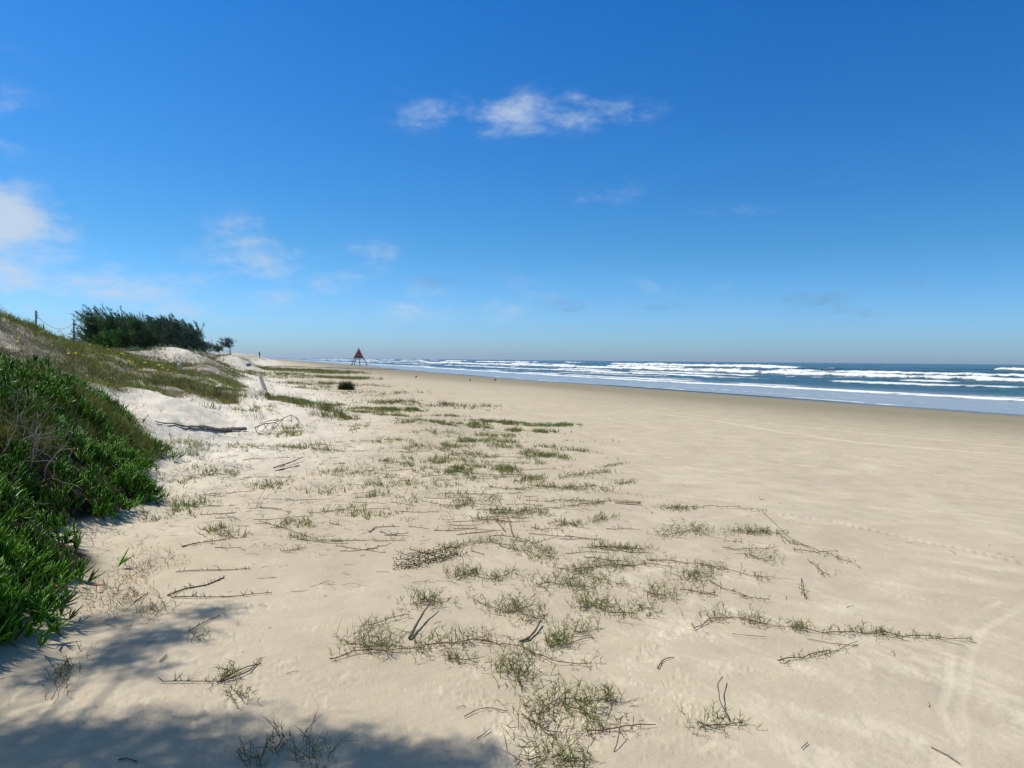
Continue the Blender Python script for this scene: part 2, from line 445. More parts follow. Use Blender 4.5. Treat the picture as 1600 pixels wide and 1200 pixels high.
tone = 0.06*fbm(X/0.7, Y/0.7, 54, 4)
C = C*(1+tone[:, None])
streak = np.clip(fbm(X/2.6+Y/9, Y/0.55-X/1.3, 56, 4)-0.18, 0, 1)*(1-dry)*sst(1.2, 4, X)
fa = 1.80
fu, fv = X*math.cos(fa)+Y*math.sin(fa), -X*math.sin(fa)+Y*math.cos(fa)
fleck = sst(.22, .36, fbm(fu/0.20, fv/0.055, 57, 3)+0.35*fbm(X/1.3, Y/1.3, 58, 2)-0.12)*(1-dry)*sst(0.5, 2.5, X)*sst(40, 22, np.hypot(X, Y))
fleck2 = sst(.25, .36, fbm(fu/0.55, fv/0.16, 59, 3)-0.05)*(1-dry)*sst(1.0, 3, X)*sst(60, 30, np.hypot(X, Y))
wv = np.clip(white*0.55 + streak*0.6 + fleck*0.42 + fleck2*0.30, -0.5, 1)*(1-0.6*damp)
C = C+(np.array([0.62, 0.545, 0.41])-C)*np.clip(wv, 0, 1)[:, None]
C = C*(1+np.minimum(wv, 0)*0.5)[:, None]
C = C+(c_damp-C)*damp[:, None]
C = C+(c_wet-C)*soak[:, None]
# leaf litter and roots darken the ground under the plants; bank gaps carry painted shade
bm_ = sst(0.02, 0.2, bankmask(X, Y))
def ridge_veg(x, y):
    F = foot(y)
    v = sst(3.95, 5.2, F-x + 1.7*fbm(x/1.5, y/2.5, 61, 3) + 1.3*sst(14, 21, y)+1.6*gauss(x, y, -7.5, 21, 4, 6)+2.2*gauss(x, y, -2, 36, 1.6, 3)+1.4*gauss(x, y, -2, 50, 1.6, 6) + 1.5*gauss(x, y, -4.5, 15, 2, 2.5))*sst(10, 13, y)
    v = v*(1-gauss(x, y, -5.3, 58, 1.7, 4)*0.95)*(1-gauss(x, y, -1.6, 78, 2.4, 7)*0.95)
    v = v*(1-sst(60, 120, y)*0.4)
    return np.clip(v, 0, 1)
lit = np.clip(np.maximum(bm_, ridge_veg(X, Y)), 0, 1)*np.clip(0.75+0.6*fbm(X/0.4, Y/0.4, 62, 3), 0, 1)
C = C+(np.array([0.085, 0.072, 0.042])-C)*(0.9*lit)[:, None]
C = C+(np.array([0.035, 0.030, 0.016])-C)*(sst(0.03, 0.12, bankmask(X, Y)))[:, None]  # soil and dead leaves taken near black, as painted shade between bank plants
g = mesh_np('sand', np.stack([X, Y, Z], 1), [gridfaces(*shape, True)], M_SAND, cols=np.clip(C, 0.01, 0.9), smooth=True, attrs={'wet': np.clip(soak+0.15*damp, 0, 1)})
tag(g, kind='structure')
del X, Y, Z, C

# ------------------------------------------------------------------ sea
BR = [  # distance offshore, height, foam run behind, segment scale along shore, threshold, seed
    (15, 0.16, 2.2, 60, -0.9, 1), (21, 0.10, 2, 18, 0.05, 2), (44, 0.32, 3.5, 45, -0.25, 3), (60, 0.3, 3, 30, 0.05, 9), (84, 0.85, 6, 90, -0.85, 4),
    (128, 0.8, 6, 50, 0.05, 5), (190, 1.45, 10, 70, 0.06, 6), (285, 1.2, 8, 45, 0.34, 7)]
def sea(x, y):
    s = offshore(x, y)
    z = np.zeros_like(s); foam = np.zeros_like(s)
    for (s0, amp, run, seg, th, sd) in BR:
        c = s0 + 0.06*s0*fbm(y/(seg*1.7), s*0+sd*9, 70+sd, 3) + 1.5*fbm(y/5.0, s*0+sd, 80+sd, 4)*min(1.3, amp+0.3)
        u = s-c
        seg_n = fbm(y/seg, s*0+sd*5.3, 90+sd, 3)
        on = sst(th-0.12, th+0.10, seg_n)
        wf = 0.6+1.3*amp; wb = 2.2+4.5*amp
        prof = np.where(u < 0, np.exp(-(u/wf)**2), np.exp(-(u/wb)**2))
        ragg = 1+0.35*fbm(y/(0.9+amp), s/(0.9+amp), 100+sd, 3)*on
        hm = amp*(0.45+0.55*on)*ragg*(0.8+0.35*seg_n)
        z = z+hm*prof
        f = on*np.where(u < 0, np.exp(-(np.minimum(u+0.5*wf, 0)/(wf*0.9))**2), np.exp(-(u/(run*(1+0.6*fbm(y/3, s/5, 110+sd, 3))))**2))
        foam = np.maximum(foam, f*np.clip(0.85+0.55*fbm(y/3.0, s/1.4, 140+sd, 3), .2, 1.05))
    surf = sst(10, 20, s)*(1-sst(120, 230, s))
    patch = sst(0.02, 0.5, fbm(s/9, y/22, 121, 4))
    foam = np.maximum(foam, surf*patch*0.50)
    edge = np.exp(-(s/0.45)**2)*0.65*sst(-0.2, 0.4, fbm(y/5, s*0, 122, 3))
    line2 = np.exp(-((s-5-1.8*fbm(y/12, s*0, 123, 3))/0.3)**2)*0.45*sst(0.0, 0.5, fbm(y/9, s*0+4, 124, 3))
    foam = np.maximum(foam, np.maximum(edge, line2))
    foam = np.maximum(foam, .42*sst(.1, .6, fbm(s/2.2, y/16, 125, 4))*sst(0, 3, s)*(1-sst(14, 30, s)))
    chop = sst(14, 40, s)
    z = z+chop*(0.16*fbm(s/6, y/11, 131, 4)+0.05*fbm(s/1.3, y/2.0, 132, 3))
    z = z+sst(150, 400, s)*0.35*fbm(s/28, y/80, 133, 3)
    return z, foam, s
angs = np.arange(-75, 90, 0.16)*math.pi/180 + YAW
rads = np.concatenate([np.geomspace(18, 420, 660)[:-1], np.geomspace(420, 3000, 220)[:-1], np.geomspace(3000, 60000, 40)])
X, Y = polar(angs, rads); shape = X.shape; X = X.ravel(); Y = Y.ravel()
z, foam, s = sea(X, Y)
z = z*(1-sst(2000, 5000, np.hypot(X, Y)))
V = np.stack([X, Y, SEA_Z+z], 1)
Fq = gridfaces(*shape, False)
keep = (s[Fq].max(1) > -1.0)
Fq = Fq[keep]
used = np.unique(Fq); rem = np.full(len(V), -1); rem[used] = np.arange(len(used))
mw_ = bpy.data.materials.new('sea_water'); mw_.use_nodes = True
n, l = mw_.node_tree.nodes, mw_.node_tree.links
b = n['Principled BSDF']
geo = n.new('ShaderNodeNewGeometry')
fo = n.new('ShaderNodeAttribute'); fo.attribute_name = 'foam'
sh = n.new('ShaderNodeAttribute'); sh.attribute_name = 'shallow'
def nodemath(op, a_, b_=None):
    q = n.new('ShaderNodeMath'); q.operation = op
    for i, v in enumerate((a_, b_)):
        if v is None: continue
        if isinstance(v, (int, float)): q.inputs[i].default_value = v
        else: l.new(v, q.inputs[i])
    return q.outputs[0]
fz = n.new('ShaderNodeTexNoise'); fz.inputs['Scale'].default_value = 0.9; fz.inputs['Detail'].default_value = 9; fz.inputs['Roughness'].default_value = 0.68
l.new(geo.outputs['Position'], fz.inputs['Vector'])
thr = nodemath('SUBTRACT', nodemath('ADD', nodemath('MULTIPLY', fo.outputs['Fac'], 1.15), nodemath('MULTIPLY', fz.outputs['Fac'], 1.3)), 1.0)
fm = n.new('ShaderNodeMapRange'); fm.interpolation_type = 'SMOOTHSTEP'; fm.inputs['From Min'].default_value = 0.02; fm.inputs['From Max'].default_value = 0.42
l.new(thr, fm.inputs['Value'])
mc = n.new('ShaderNodeMix'); mc.data_type = 'RGBA'
l.new(sh.outputs['Fac'], mc.inputs['Factor'])
mc.inputs['A'].default_value = (0.034, 0.080, 0.078, 1); mc.inputs['B'].default_value = (0.36, 0.35, 0.32, 1)
mf = n.new('ShaderNodeMix'); mf.data_type = 'RGBA'
l.new(fm.outputs[0], mf.inputs['Factor']); l.new(mc.outputs['Result'], mf.inputs['A']); mf.inputs['B'].default_value = (0.82, 0.84, 0.85, 1)
l.new(mf.outputs['Result'], b.inputs['Base Color'])
ro = n.new('ShaderNodeMix'); ro.data_type = 'FLOAT'
l.new(fm.outputs[0], ro.inputs['Factor']); ro.inputs['A'].default_value = 0.22; ro.inputs['B'].default_value = 0.9
l.new(ro.outputs['Result'], b.inputs['Roughness'])
b.inputs['IOR'].default_value = 1.33
wz = n.new('ShaderNodeTexNoise'); wz.inputs['Scale'].default_value = 1.1; wz.inputs['Detail'].default_value = 8; wz.inputs['Roughness'].default_value = 0.6
l.new(geo.outputs['Position'], wz.inputs['Vector'])
bp = n.new('ShaderNodeBump')
l.new(nodemath('MULTIPLY', nodemath('SUBTRACT', 1.0, nodemath('MULTIPLY', sh.outputs['Fac'], 0.93)), 1.0), bp.inputs['Strength']); bp.inputs['Distance'].default_value = 0.55
l.new(wz.outputs['Fac'], bp.inputs['Height']); l.new(bp.outputs[0], b.inputs['Normal'])
o = mesh_np('sea', V[used], [rem[Fq]], mw_, smooth=True, attrs={'foam': foam[used], 'shallow': (1-sst(9, 30, s))[used]})
tag(o, kind='structure')
del X, Y, V, Fq

# ------------------------------------------------------------------ blades, tubes, leaves
def nrm(v): return v/np.maximum(np.linalg.norm(v, axis=1, keepdims=True), 1e-9)
def blades(P, D, Ln, W, bend, seed=0):
    """P base points, D unit directions, returns verts, quads, tris (5 verts a blade)"""
    r = np.random.RandomState(seed); n_ = len(P)
    side = nrm(np.cross(D, r.normal(size=(n_, 3))))
    Ln = Ln[:, None]; W = W[:, None]
    mid = P+D*Ln*0.5
    tip = P+D*Ln + bend*Ln
    V = np.stack([P-side*W/2, P+side*W/2, mid-side*W*0.4, mid+side*W*0.4, tip], 1).reshape(-1, 3)
    i = np.arange(n_)*5
    return V, np.stack([i, i+1, i+3, i+2], 1), np.stack([i+2, i+3, i+4], 1)
def tubes(paths, rads, k=5):
    """paths: list of (m,3) arrays, rads: list of (m,) arrays"""
    Vs, Q, T, c = [], [], [], 0
    for P, rd in zip(paths, rads):
        P = np.asarray(P, float); m = len(P)
        t = nrm(np.gradient(P, axis=0))
        ref = np.array([0.31, 0.2, 0.93]) if abs(t[0, 2]) < 0.8 else np.array([1.0, 0.2, 0])
        s1 = nrm(np.cross(t, ref)); s2 = np.cross(t, s1)
        an = np.arange(k)/k*2*math.pi
        ring = P[:, None]+np.asarray(rd)[:, None, None]*(np.cos(an)[None, :, None]*s1[:, None]+np.sin(an)[None, :, None]*s2[:, None])
        Vs.append(ring.reshape(-1, 3))
        i = c+np.arange(m-1)[:, None]*k; j = np.arange(k)[None]; j2 = (j+1) % k
        Q.append(np.stack([i+j, i+j2, i+k+j2, i+k+j], -1).reshape(-1, 4))
        Vs.append(P[[0, -1]]); e0 = c+m*k
        jj = np.arange(k); T.append(np.stack([np.full(k, e0), c+(jj+1) % k, c+jj], 1))
        T.append(np.stack([np.full(k, e0+1), c+(m-1)*k+jj, c+(m-1)*k+(jj+1) % k], 1))
        c += m*k+2
    return np.concatenate(Vs), np.concatenate(Q), np.concatenate(T)
def tube_obj(name, paths, rads, m, parent=None, k=5, cols=None):
    V, Q, T = tubes(paths, rads, k)
    return mesh_np(name, V, [Q, T], m, parent=parent, smooth=True, cols=(np.tile(cols, (len(V), 1)) if cols is not None else None))
def cmix(r, n_, c1, c2, var=0.25):
    t = r.rand(n_, 1)
    return (np.array(c1)*(1-t)+np.array(c2)*t)*(1+var*r.normal(size=(n_, 1))).clip(0.35, 1.9)
def dirs(r, n_, lean=0.5, base=(0, 0, 1)):
    return nrm(r.normal(size=(n_, 3))*lean+np.array(base))
GREEN1, GREEN2 = (0.125, 0.180, 0.030), (0.26, 0.28, 0.065)
BLUEG = (0.09, 0.15, 0.07)
STRAW = (0.30, 0.24, 0.11)
BROWN = (0.12, 0.085, 0.05)

def blade_field(name, P, hgt, wid, lean, cols, seed, label, cat, mat_=None, wind=(-0.12, 0.0, 0), per=1, jit=0.0, kind='stuff'):
    r = np.random.RandomState(seed)
    if per > 1:
        P = np.repeat(P, per, 0); cols = np.repeat(cols, per, 0)*(1+0.18*r.normal(size=(len(P), 1))).clip(.5, 1.6); hgt = np.repeat(hgt, per); wid = np.repeat(wid, per) if np.ndim(wid) else wid
        P = P+np.concatenate([r.normal(size=(len(P), 2))*jit, np.zeros((len(P), 1))], 1)
    n_ = len(P)
    D = dirs(r, n_, lean, (wind[0], wind[1], 1))
    Ln = hgt*r.uniform(0.55, 1.15, n_)
    bend = np.stack([r.normal(size=n_)*0.16+wind[0], r.normal(size=n_)*0.16+wind[1], -0.12*r.rand(n_)], 1)
    V, Q, T = blades(P, D, Ln, wid*r.uniform(.7, 1.3, n_), bend, seed)
    o = mesh_np(name, V, [Q, T], mat_ or M_BLADE, cols=np.repeat(cols, 5, 0))
    if kind: tag(o, label, cat, kind=kind)
    return o
def scatter(n_, x0, x1, y0, y1, dens, seed):
    r = np.random.RandomState(seed)
    x = r.uniform(x0, x1, n_); y = r.uniform(y0, y1, n_)
    k = r.rand(n_) < dens(x, y)
    x, y = x[k], y[k]
    return np.stack([x, y, H(x, y)], 1)

# ------------------------------------------------------------------ ice plants on the near bank
def bank_dens(x, y):
    d = sst(0.0, 0.12, bankmask(x, y))
    hollow = np.maximum(gauss(x, y, -1.75, 6.9, 0.50, 0.75), 0.9*gauss(x, y, -1.9, 8.6, 0.4, 0.6))
    return d*(1-0.93*hollow)*np.clip(0.55+2.4*fbm(x/0.42, y/0.42, 201, 3), 0.01, 1)*(1-0.80*sst(.50, .85, bankmask(x, y)+.35*fbm(x/.6, y/.6, 206, 3)))*(1-.5*sst(10.3, 11.5, y))
S = scatter(36000, -4.2, -0.3, 4.0, 14, bank_dens, 202)
r = np.random.RandomState(203)
S[:, 2] += 0.10+0.20*fbm(S[:, 0]/0.42, S[:, 1]/0.42, 201, 3)-0.10*(1-sst(0, 0.3, bankmask(S[:, 0], S[:, 1])))+r.uniform(-0.07, 0.03, len(S))
S[:, 2] = np.maximum(S[:, 2], H(S[:, 0], S[:, 1])+0.005)
per = 6
P = np.repeat(S, per, 0); n_ = len(P)
axis = np.repeat(dirs(r, len(S), 0.45, (0.25, -0.15, 0.9)), per, 0)
t1 = nrm(np.cross(axis, r.normal(size=(n_, 3))))
D = nrm(axis*1.0+t1*0.45)
P = P+axis*(r.rand(n_, 1)*0.05)
Ln = r.uniform(0.06, 0.12, n_)[:, None]; W = r.uniform(0.0045, 0.0078, n_)[:, None]
s1 = nrm(np.cross(D, r.normal(size=(n_, 3)))); s2 = np.cross(D, s1)
secs = []
for f, wsc in ((0, 0.8), (0.45, 1.0), (0.8, 0.75)):
    c = P+D*Ln*f+axis*Ln*0.30*f*f
    for a_ in (0, 2.094, 4.189):
        secs.append(c+W*wsc*(math.cos(a_)*s1+math.sin(a_)*s2))
secs.append(P+D*Ln+axis*Ln*0.36)
V = np.stack(secs, 1).reshape(-1, 3)
i = np.arange(n_)*10
Q = np.concatenate([np.stack([i+k*3+j, i+k*3+(j+1) % 3, i+k*3+3+(j+1) % 3, i+k*3+3+j], 1) for k in (0, 1) for j in range(3)])
T = np.concatenate([np.stack([i+6+j, i+6+(j+1) % 3, i+9], 1) for j in range(3)])
pc = np.repeat(0.5+0.5*fbm(S[:, 0]/0.8, S[:, 1]/0.8, 205, 3), per)[:, None]
colr = (np.array([0.045, 0.18, 0.005])*(1-pc)+np.array([0.13, 0.33, 0.008])*pc)*(1+0.22*r.normal(size=(n_, 1))).clip(.4, 1.7)
q_ = np.repeat(r.rand(len(S)), per)[:, None]*.6+r.rand(n_, 1)*.4
colr = np.where(q_ > .93, np.array([0.30, 0.20, 0.04]), np.where(q_ < .045, np.array([0.26, 0.08, 0.03]), colr))
colr = colr*np.repeat(r.uniform(.40, 1.25, len(S)), per)[:, None]
o = mesh_np('ice_plant_cover', V, [Q, T], M_ICE, cols=np.repeat(colr, 10, 0), smooth=False)
tag(o, 'dense bright green succulent ice plants covering the bank at left', 'ice plants', kind='stuff')

# wiry grass growing through and along the top of the bank
S = scatter(34000, -6, -0.4, 4.2, 14.5, lambda x, y: sst(0.0, 0.15, bankmask(x, y))*np.clip(0.03+1.0*sst(8.5, 11, y)+1.1*sst(.45, .8, bankmask(x, y))+0.4*fbm(x/.7, y/.7, 211, 3)-0.1, 0.04, 1), 212)
S = np.concatenate([S, scatter(26000, -15, -5.5, 3.5, 13, lambda x, y: sst(0.0, 0.15, bankmask(x, y))*.8, 220)])
r = np.random.RandomState(213)
S[:, 2] += 0.05
cc = cmix(r, len(S), (0.10, 0.17, 0.02), (0.30, 0.27, 0.07))
blade_field('bank_grass', S, r.uniform(.12, .26, len(S)), 0.0050, 0.5, cc, 214, 'thin olive grass growing through the ice plants and along the top of the near bank', 'grass', per=5, jit=.03)

def border(x, y):
    b_ = bankmask(x, y); b2 = bankmask(x-0.45, y)
    return np.clip((sst(0, .04, b2)-sst(.02, .12, b_)*.8)*0.9+0.05*sst(.05, .1, b_), 0, 1)*np.clip(0.4+1.4*fbm(x/.3, y/.4, 216, 3), 0, 1)*sst(4.2, 5, y)
S = scatter(26000, -3, 1.0, 4.0, 14.5, border, 217)
r = np.random.RandomState(218)
blade_field('dry_straw', S, r.uniform(.03, .10, len(S)), 0.0035, 1.3, cmix(r, len(S), (0.09, 0.065, 0.035), (0.33, 0.27, 0.15)), 219, 'tangled brown straw and dead stems along the foot of the ice plant bank', 'dry grass', per=3, jit=.04)

# ------------------------------------------------------------------ plant cover of the ridge behind
def ridge_dens(x, y): return ridge_veg(x, y)*np.clip(0.65+1.3*fbm(x/1.1, y/1.4, 221, 3), 0.04, 1)
S = scatter(120000, -17, 1.5, 11, 48, ridge_dens, 222)
r = np.random.RandomState(223)
deadm = np.clip(gauss(S[:, 0], S[:, 1], -5.9, 18.5, 1.9, 3.0)*1.2 + 0.5*gauss(S[:, 0], S[:, 1], -2.0, 35, 1.5, 2)+0.25*fbm(S[:, 0]/1.3, S[:, 1]/1.3, 224, 3), 0, 1)[:, None]
yel = np.clip(0.5+0.6*fbm(S[:, 0]/2, S[:, 1]/3, 225, 3), 0, 1)[:, None]
cc = (np.array([0.12, 0.19, 0.022])*(1-yel)+np.array([0.31, 0.28, 0.055])*yel)
cc = cc*(1-deadm)+np.array([0.19, 0.15, 0.10])*deadm
cc = cc*(1+0.25*r.normal(size=(len(S), 1))).clip(.4, 1.8)
blade_field('ridge_grass', S, r.uniform(.10, .24, len(S))*(1+1.1*np.clip(fbm(S[:, 0]/.7, S[:, 1]/.9, 227, 3), -.4, 1))+0.1*(S[:, 0] < -6), 0.011, 0.7, cc, 226, 'olive grass and grey dead stalks covering the dune ridge at left', 'grass', per=4, jit=.06)
S = scatter(42000, -26, 4, 46, 135, lambda x, y: ridge_veg(x, y)*np.clip(0.8+0.8*fbm(x/2, y/3, 231, 3), 0.05, 1), 232)
r = np.random.RandomState(233)
cc = cmix(r, len(S), (0.09, 0.13, 0.03), (0.20, 0.19, 0.06))
blade_field('far_dune_grass', S, r.uniform(.15, .4, len(S)), 0.03, 0.7, cc, 234, 'dull green grass on the distant dunes in front of the trees', 'grass', per=3, jit=.15)

# ------------------------------------------------------------------ sparse grass over the loose sand, mats on the flat
def patch_dens(lst, kb=1.5):
    W_ = []
    for (px, py, ra, rb, dn) in lst:
        p = hit(px, py); W_.append((p[0], p[1], ra, rb*kb, dn))
    def f(x, y):
        s = np.zeros_like(x)
        for (cx, cy, ra, rb, dn) in W_:
            # ra across the view, rb along it
            u = (x-cx)*math.cos(YAW)-(y-cy)*math.sin(YAW); v = (x-cx)*math.sin(YAW)+(y-cy)*math.cos(YAW)
            s = np.maximum(s, dn*np.exp(-(u/ra)**2-(v/rb)**2))
        return s
    return f
# far flats: long dark green mats
pf = patch_dens([(480, 579, 3.8, 5, 1), (430, 577, 3, 4, .9), (530, 583, 2.0, 3, .9), (545, 591, 2.0, 1.6, 1), (500, 589, 2, 1.2, .7), (505, 600, 2.2, 1.2, .6), (570, 603, 1.4, .7, .6), (460, 590, 2, 1.5, .5),
                 (620, 629, .9, .6, 1), (660, 632, .8, .5, 1), (700, 633, .8, .5, 1), (745, 635, .6, .5, 1), (470, 606, 1.4, 1, .5), (400, 584, 2, 3, .8), (560, 615, 1.4, .8, .4), (620, 614, 1.2, .6, .25)], 2.2)
S = scatter(400000, -8, 22, 17, 110, lambda x, y: np.clip(pf(x, y)*1.5*np.clip(0.42+1.6*fbm(x/.7, y/1.8, 241, 3), 0, 1), 0, 1)*0.42, 242)
r = np.random.RandomState(243)
cc = cmix(r, len(S), (0.13, 0.17, 0.035), (0.24, 0.24, 0.08))
dd = np.hypot(S[:, 0], S[:, 1])
blade_field('mat_grass', S, r.uniform(.08, .17, len(S))*(1+dd/60), 0.018, 0.8, cc, 244, 'low dark green grass mats lying in long streaks across the far sand flats', 'grass', per=3, jit=.06)
# blue green clumps at the dune foot and mid patches
pm = patch_dens([(620, 690, .4, .2, .35), (700, 740, .3, .15, .5), (760, 730, .3, .15, .5), (820, 750, .3, .15, .6), (860, 700, .3, .15, .4), (790, 700, .3, .2, .6), (650, 700, .3, .2, .4), (730, 712, .25, .15, .8), (760, 715, .2, .12, .6), (620, 720, .3, .2, .4), (680, 760, .3, .15, .4), (760, 780, .25, .12, .4), (600, 740, .3, .2, .35), (540, 740, .3, .2, .3), (520, 770, .3, .15, .25), (900, 705, .3, .12, .5), (920, 690, .35, .1, .4), (680, 676, .4, .2, .5), (860, 760, .25, .12, .5), (400, 700, .3, .2, .3), (420, 760, .3, .2, .3), (360, 700, .3, .2, .25), (640, 660, .3, .2, .5), (700, 650, .4, .2, .3),(600, 640, .7, .5, 1), (640, 641, .35, .4, 1), (570, 645, .4, .4, .6), (615, 650, .4, .3, .7), (430, 622, .5, .6, .7), (470, 628, .5, .5, .8), (510, 634, .35, .6, .9), (400, 640, .3, .4, .3), (560, 670, .25, .3, .5),
                 (445, 675, .3, .3, .5), (690, 662, .5, .3, .7), (730, 663, .35, .3, .9), (770, 660, .5, .25, 1), (750, 668, .25, .2, 1), (800, 662, .4, .25, 1), (845, 665, .5, .25, 1), (850, 675, .3, .2, 1), (880, 664, .4, .2, .7), (805, 672, .2, .2, .8),
                 (770, 682, .4, .3, .6), (730, 690, .2, .2, .8), (700, 700, .35, .25, .8), (770, 690, .4, .3, .5), (700, 720, .35, .25, .6), (720, 735, .35, .25, .7), (660, 725, .35, .25, .4), (640, 735, .3, .2, .4), (830, 710, .15, .25, 1), (850, 712, .25, .2, .8),
                 (790, 735, .15, .2, 1), (830, 722, .2, .2, .7), (870, 715, .25, .2, .7), (740, 745, .4, .25, .5), (640, 758, .3, .15, .5), (700, 780, .3, .2, .3), (360, 740, .12, .12, .8), (345, 825, .10, .1, .7), (380, 840, .12, .1, .4), (580, 760, .15, .12, .7), (600, 760, .1, .1, .6), (630, 758, .2, .1, .5),
                 (290, 700, .35, .6, .5), (310, 745, .3, .4, .35), (260, 800, .25, .3, .4), (300, 790, .25, .3, .25), (455, 700, .3, .2, .5), (500, 705, .3, .2, .4), (565, 805, .3, .12, .4), (470, 820, .15, .1, .35), (600, 775, .3, .12, .3),
                 (190, 590, .15, .2, .9), (210, 590, .1, .2, .7), (345, 610, .3, .3, .9), (300, 605, .4, .3, .7), (270, 595, .4, .3, .6), (330, 600, .3, .3, .6), (230, 575, .5, .3, .8), (150, 580, .5, .3, .4), (375, 605, .25, .3, .7), (550, 655, .25, .3, .3)])
S = scatter(420000, -7, 9, 4, 34, lambda x, y: np.clip(pm(x, y)*1.1*np.clip(0.35+1.6*fbm(x/.22, y/.30, 251, 3), 0, 1), 0, 1)*0.55 + 0.006*loosef(x, y), 252) if False else None
def loosef(x, y): return sst(7, 2, x)*sst(5, 8, y)*(1-sst(26, 36, y))*np.clip(0.3+1.8*fbm(x/.9, y/1.2, 253, 3), 0, 1)*(1-sst(0, .1, bankmask(x, y)))
def mid_d(x, y): return np.clip(pm(x, y)*1.3*np.clip(0.48+1.7*fbm(x/.2, y/.28, 251, 3), 0, 1), 0, 1)*0.62 + 0.008*loosef(x, y)
S = scatter(900000, -7, 9, 4, 34, mid_d, 252)
r = np.random.RandomState(254)
g1 = np.clip(0.5+0.9*fbm(S[:, 0]/.9, S[:, 1]/.9, 255, 3), 0, 1)[:, None]
cc = (np.array([0.15, 0.23, 0.055])*g1+np.array([0.28, 0.27, 0.085])*(1-g1))*(1+0.25*r.normal(size=(len(S), 1))).clip(.4, 1.8)
tall = 1+0.9*sst(0.5, -1.5, S[:, 0])*sst(15, 19, S[:, 1])
blade_field('sparse_grass', S, r.uniform(.05, .13, len(S))*tall, 0.0070*np.maximum(1, np.hypot(S[:, 0], S[:, 1])/15), 0.6, cc, 256, 'thin sparse wiry grass scattered over the loose pale sand', 'grass', per=3, jit=.015, wind=(0.02, 0.05))

# taller clumps on the face of the loose dune
pt = patch_dens([(200, 605, .16, .2, .9), (190, 600, .12, .2, .6), (285, 603, .35, .3, .8), (300, 612, .3, .3, .7), (320, 620, .25, .3, .6), (345, 622, .28, .4, 1), (358, 630, .2, .3, .8), (270, 598, .3, .3, .6), (335, 640, .2, .15, .4),
                 (425, 624, .3, .3, .7), (440, 628, .3, .3, .6), (465, 632, .35, .3, .8), (490, 638, .3, .3, .8), (512, 642, .25, .4, 1), (505, 650, .3, .2, .5), (535, 652, .2, .3, .5), (400, 655, .15, .15, .2), (450, 682, .25, .15, .4), (490, 700, .25, .12, .35),
                 (150, 590, .3, .3, .4), (240, 600, .3, .3, .4), (120, 585, .3, .3, .4), (375, 618, .3, .3, .5)], 1.0)
S = scatter(600000, -7, 6, 9, 30, lambda x, y: np.clip(pt(x, y)*1.3*np.clip(0.5+1.7*fbm(x/.16, y/.2, 257, 3), 0, 1), 0, 1)*0.6, 258)
r = np.random.RandomState(259)
cc = cmix(r, len(S), (0.14, 0.20, 0.04), (0.34, 0.30, 0.10)); cc = np.where((r.rand(len(S)) < .22)[:, None], np.array([.13, .09, .05]), cc)
blade_field('tall_dune_grass', S, r.uniform(.12, .36, len(S)), 0.010, 0.35, cc, 260, 'taller yellow green grass clumps standing on the white dune face below the posts', 'grass', per=2, jit=.02, wind=(-0.1, 0.05))

# dry twigs, seaweed threads and crumbs lying on the sand
r = np.random.RandomState(261)
S = scatter(60000, -3, 7, 2, 26, lambda x, y: (0.24*sst(6, 0.5, x)*sst(3, 9, y)+0.008)*np.clip(0.5+1.3*fbm(x/.7, y/.9, 262, 3), 0.05, 1)*(1-sst(0, .1, bankmask(x, y))), 263)
n_ = len(S)
an = r.normal(0.15, 0.75, n_)
hd = np.stack([np.cos(an)*math.cos(YAW), -np.cos(an)*math.sin(YAW)+np.sin(an), np.zeros(n_)], 1)
Ln = (r.gamma(2.0, 0.028, n_)+0.015)
p2 = S+hd*Ln[:, None]; p2[:, 2] = H(p2[:, 0], p2[:, 1])
pmid = (S+p2)/2+np.stack([r.normal(size=n_)*.12*Ln, r.normal(size=n_)*.12*Ln, 0.004+0.25*Ln*r.rand(n_)**3], 1)
side = nrm(np.cross(hd, np.array([[0, 0, 1.0]])))*0.0014
S[:, 2] += 0.003; p2[:, 2] += 0.003
upv = np.array([0, 0, 0.0022])
V = np.stack([S-side, S+side, S+upv, pmid-side, pmid+side, pmid+upv, p2-side*.5, p2+side*.5, p2+upv], 1).reshape(-1, 3)
i = np.arange(n_)*9
Q = np.concatenate([np.stack([i+k*3+j, i+k*3+(j+1) % 3, i+k*3+3+(j+1) % 3, i+k*3+3+j], 1) for k in (0, 1) for j in range(3)])
o = mesh_np('twig_litter', V, [Q], M_STEM, cols=np.repeat(cmix(r, n_, (0.10, 0.075, 0.05), (0.26, 0.20, 0.13)), 9, 0))
tag(o, 'tiny dry twigs and root threads strewn over the sand', 'twigs', kind='stuff')

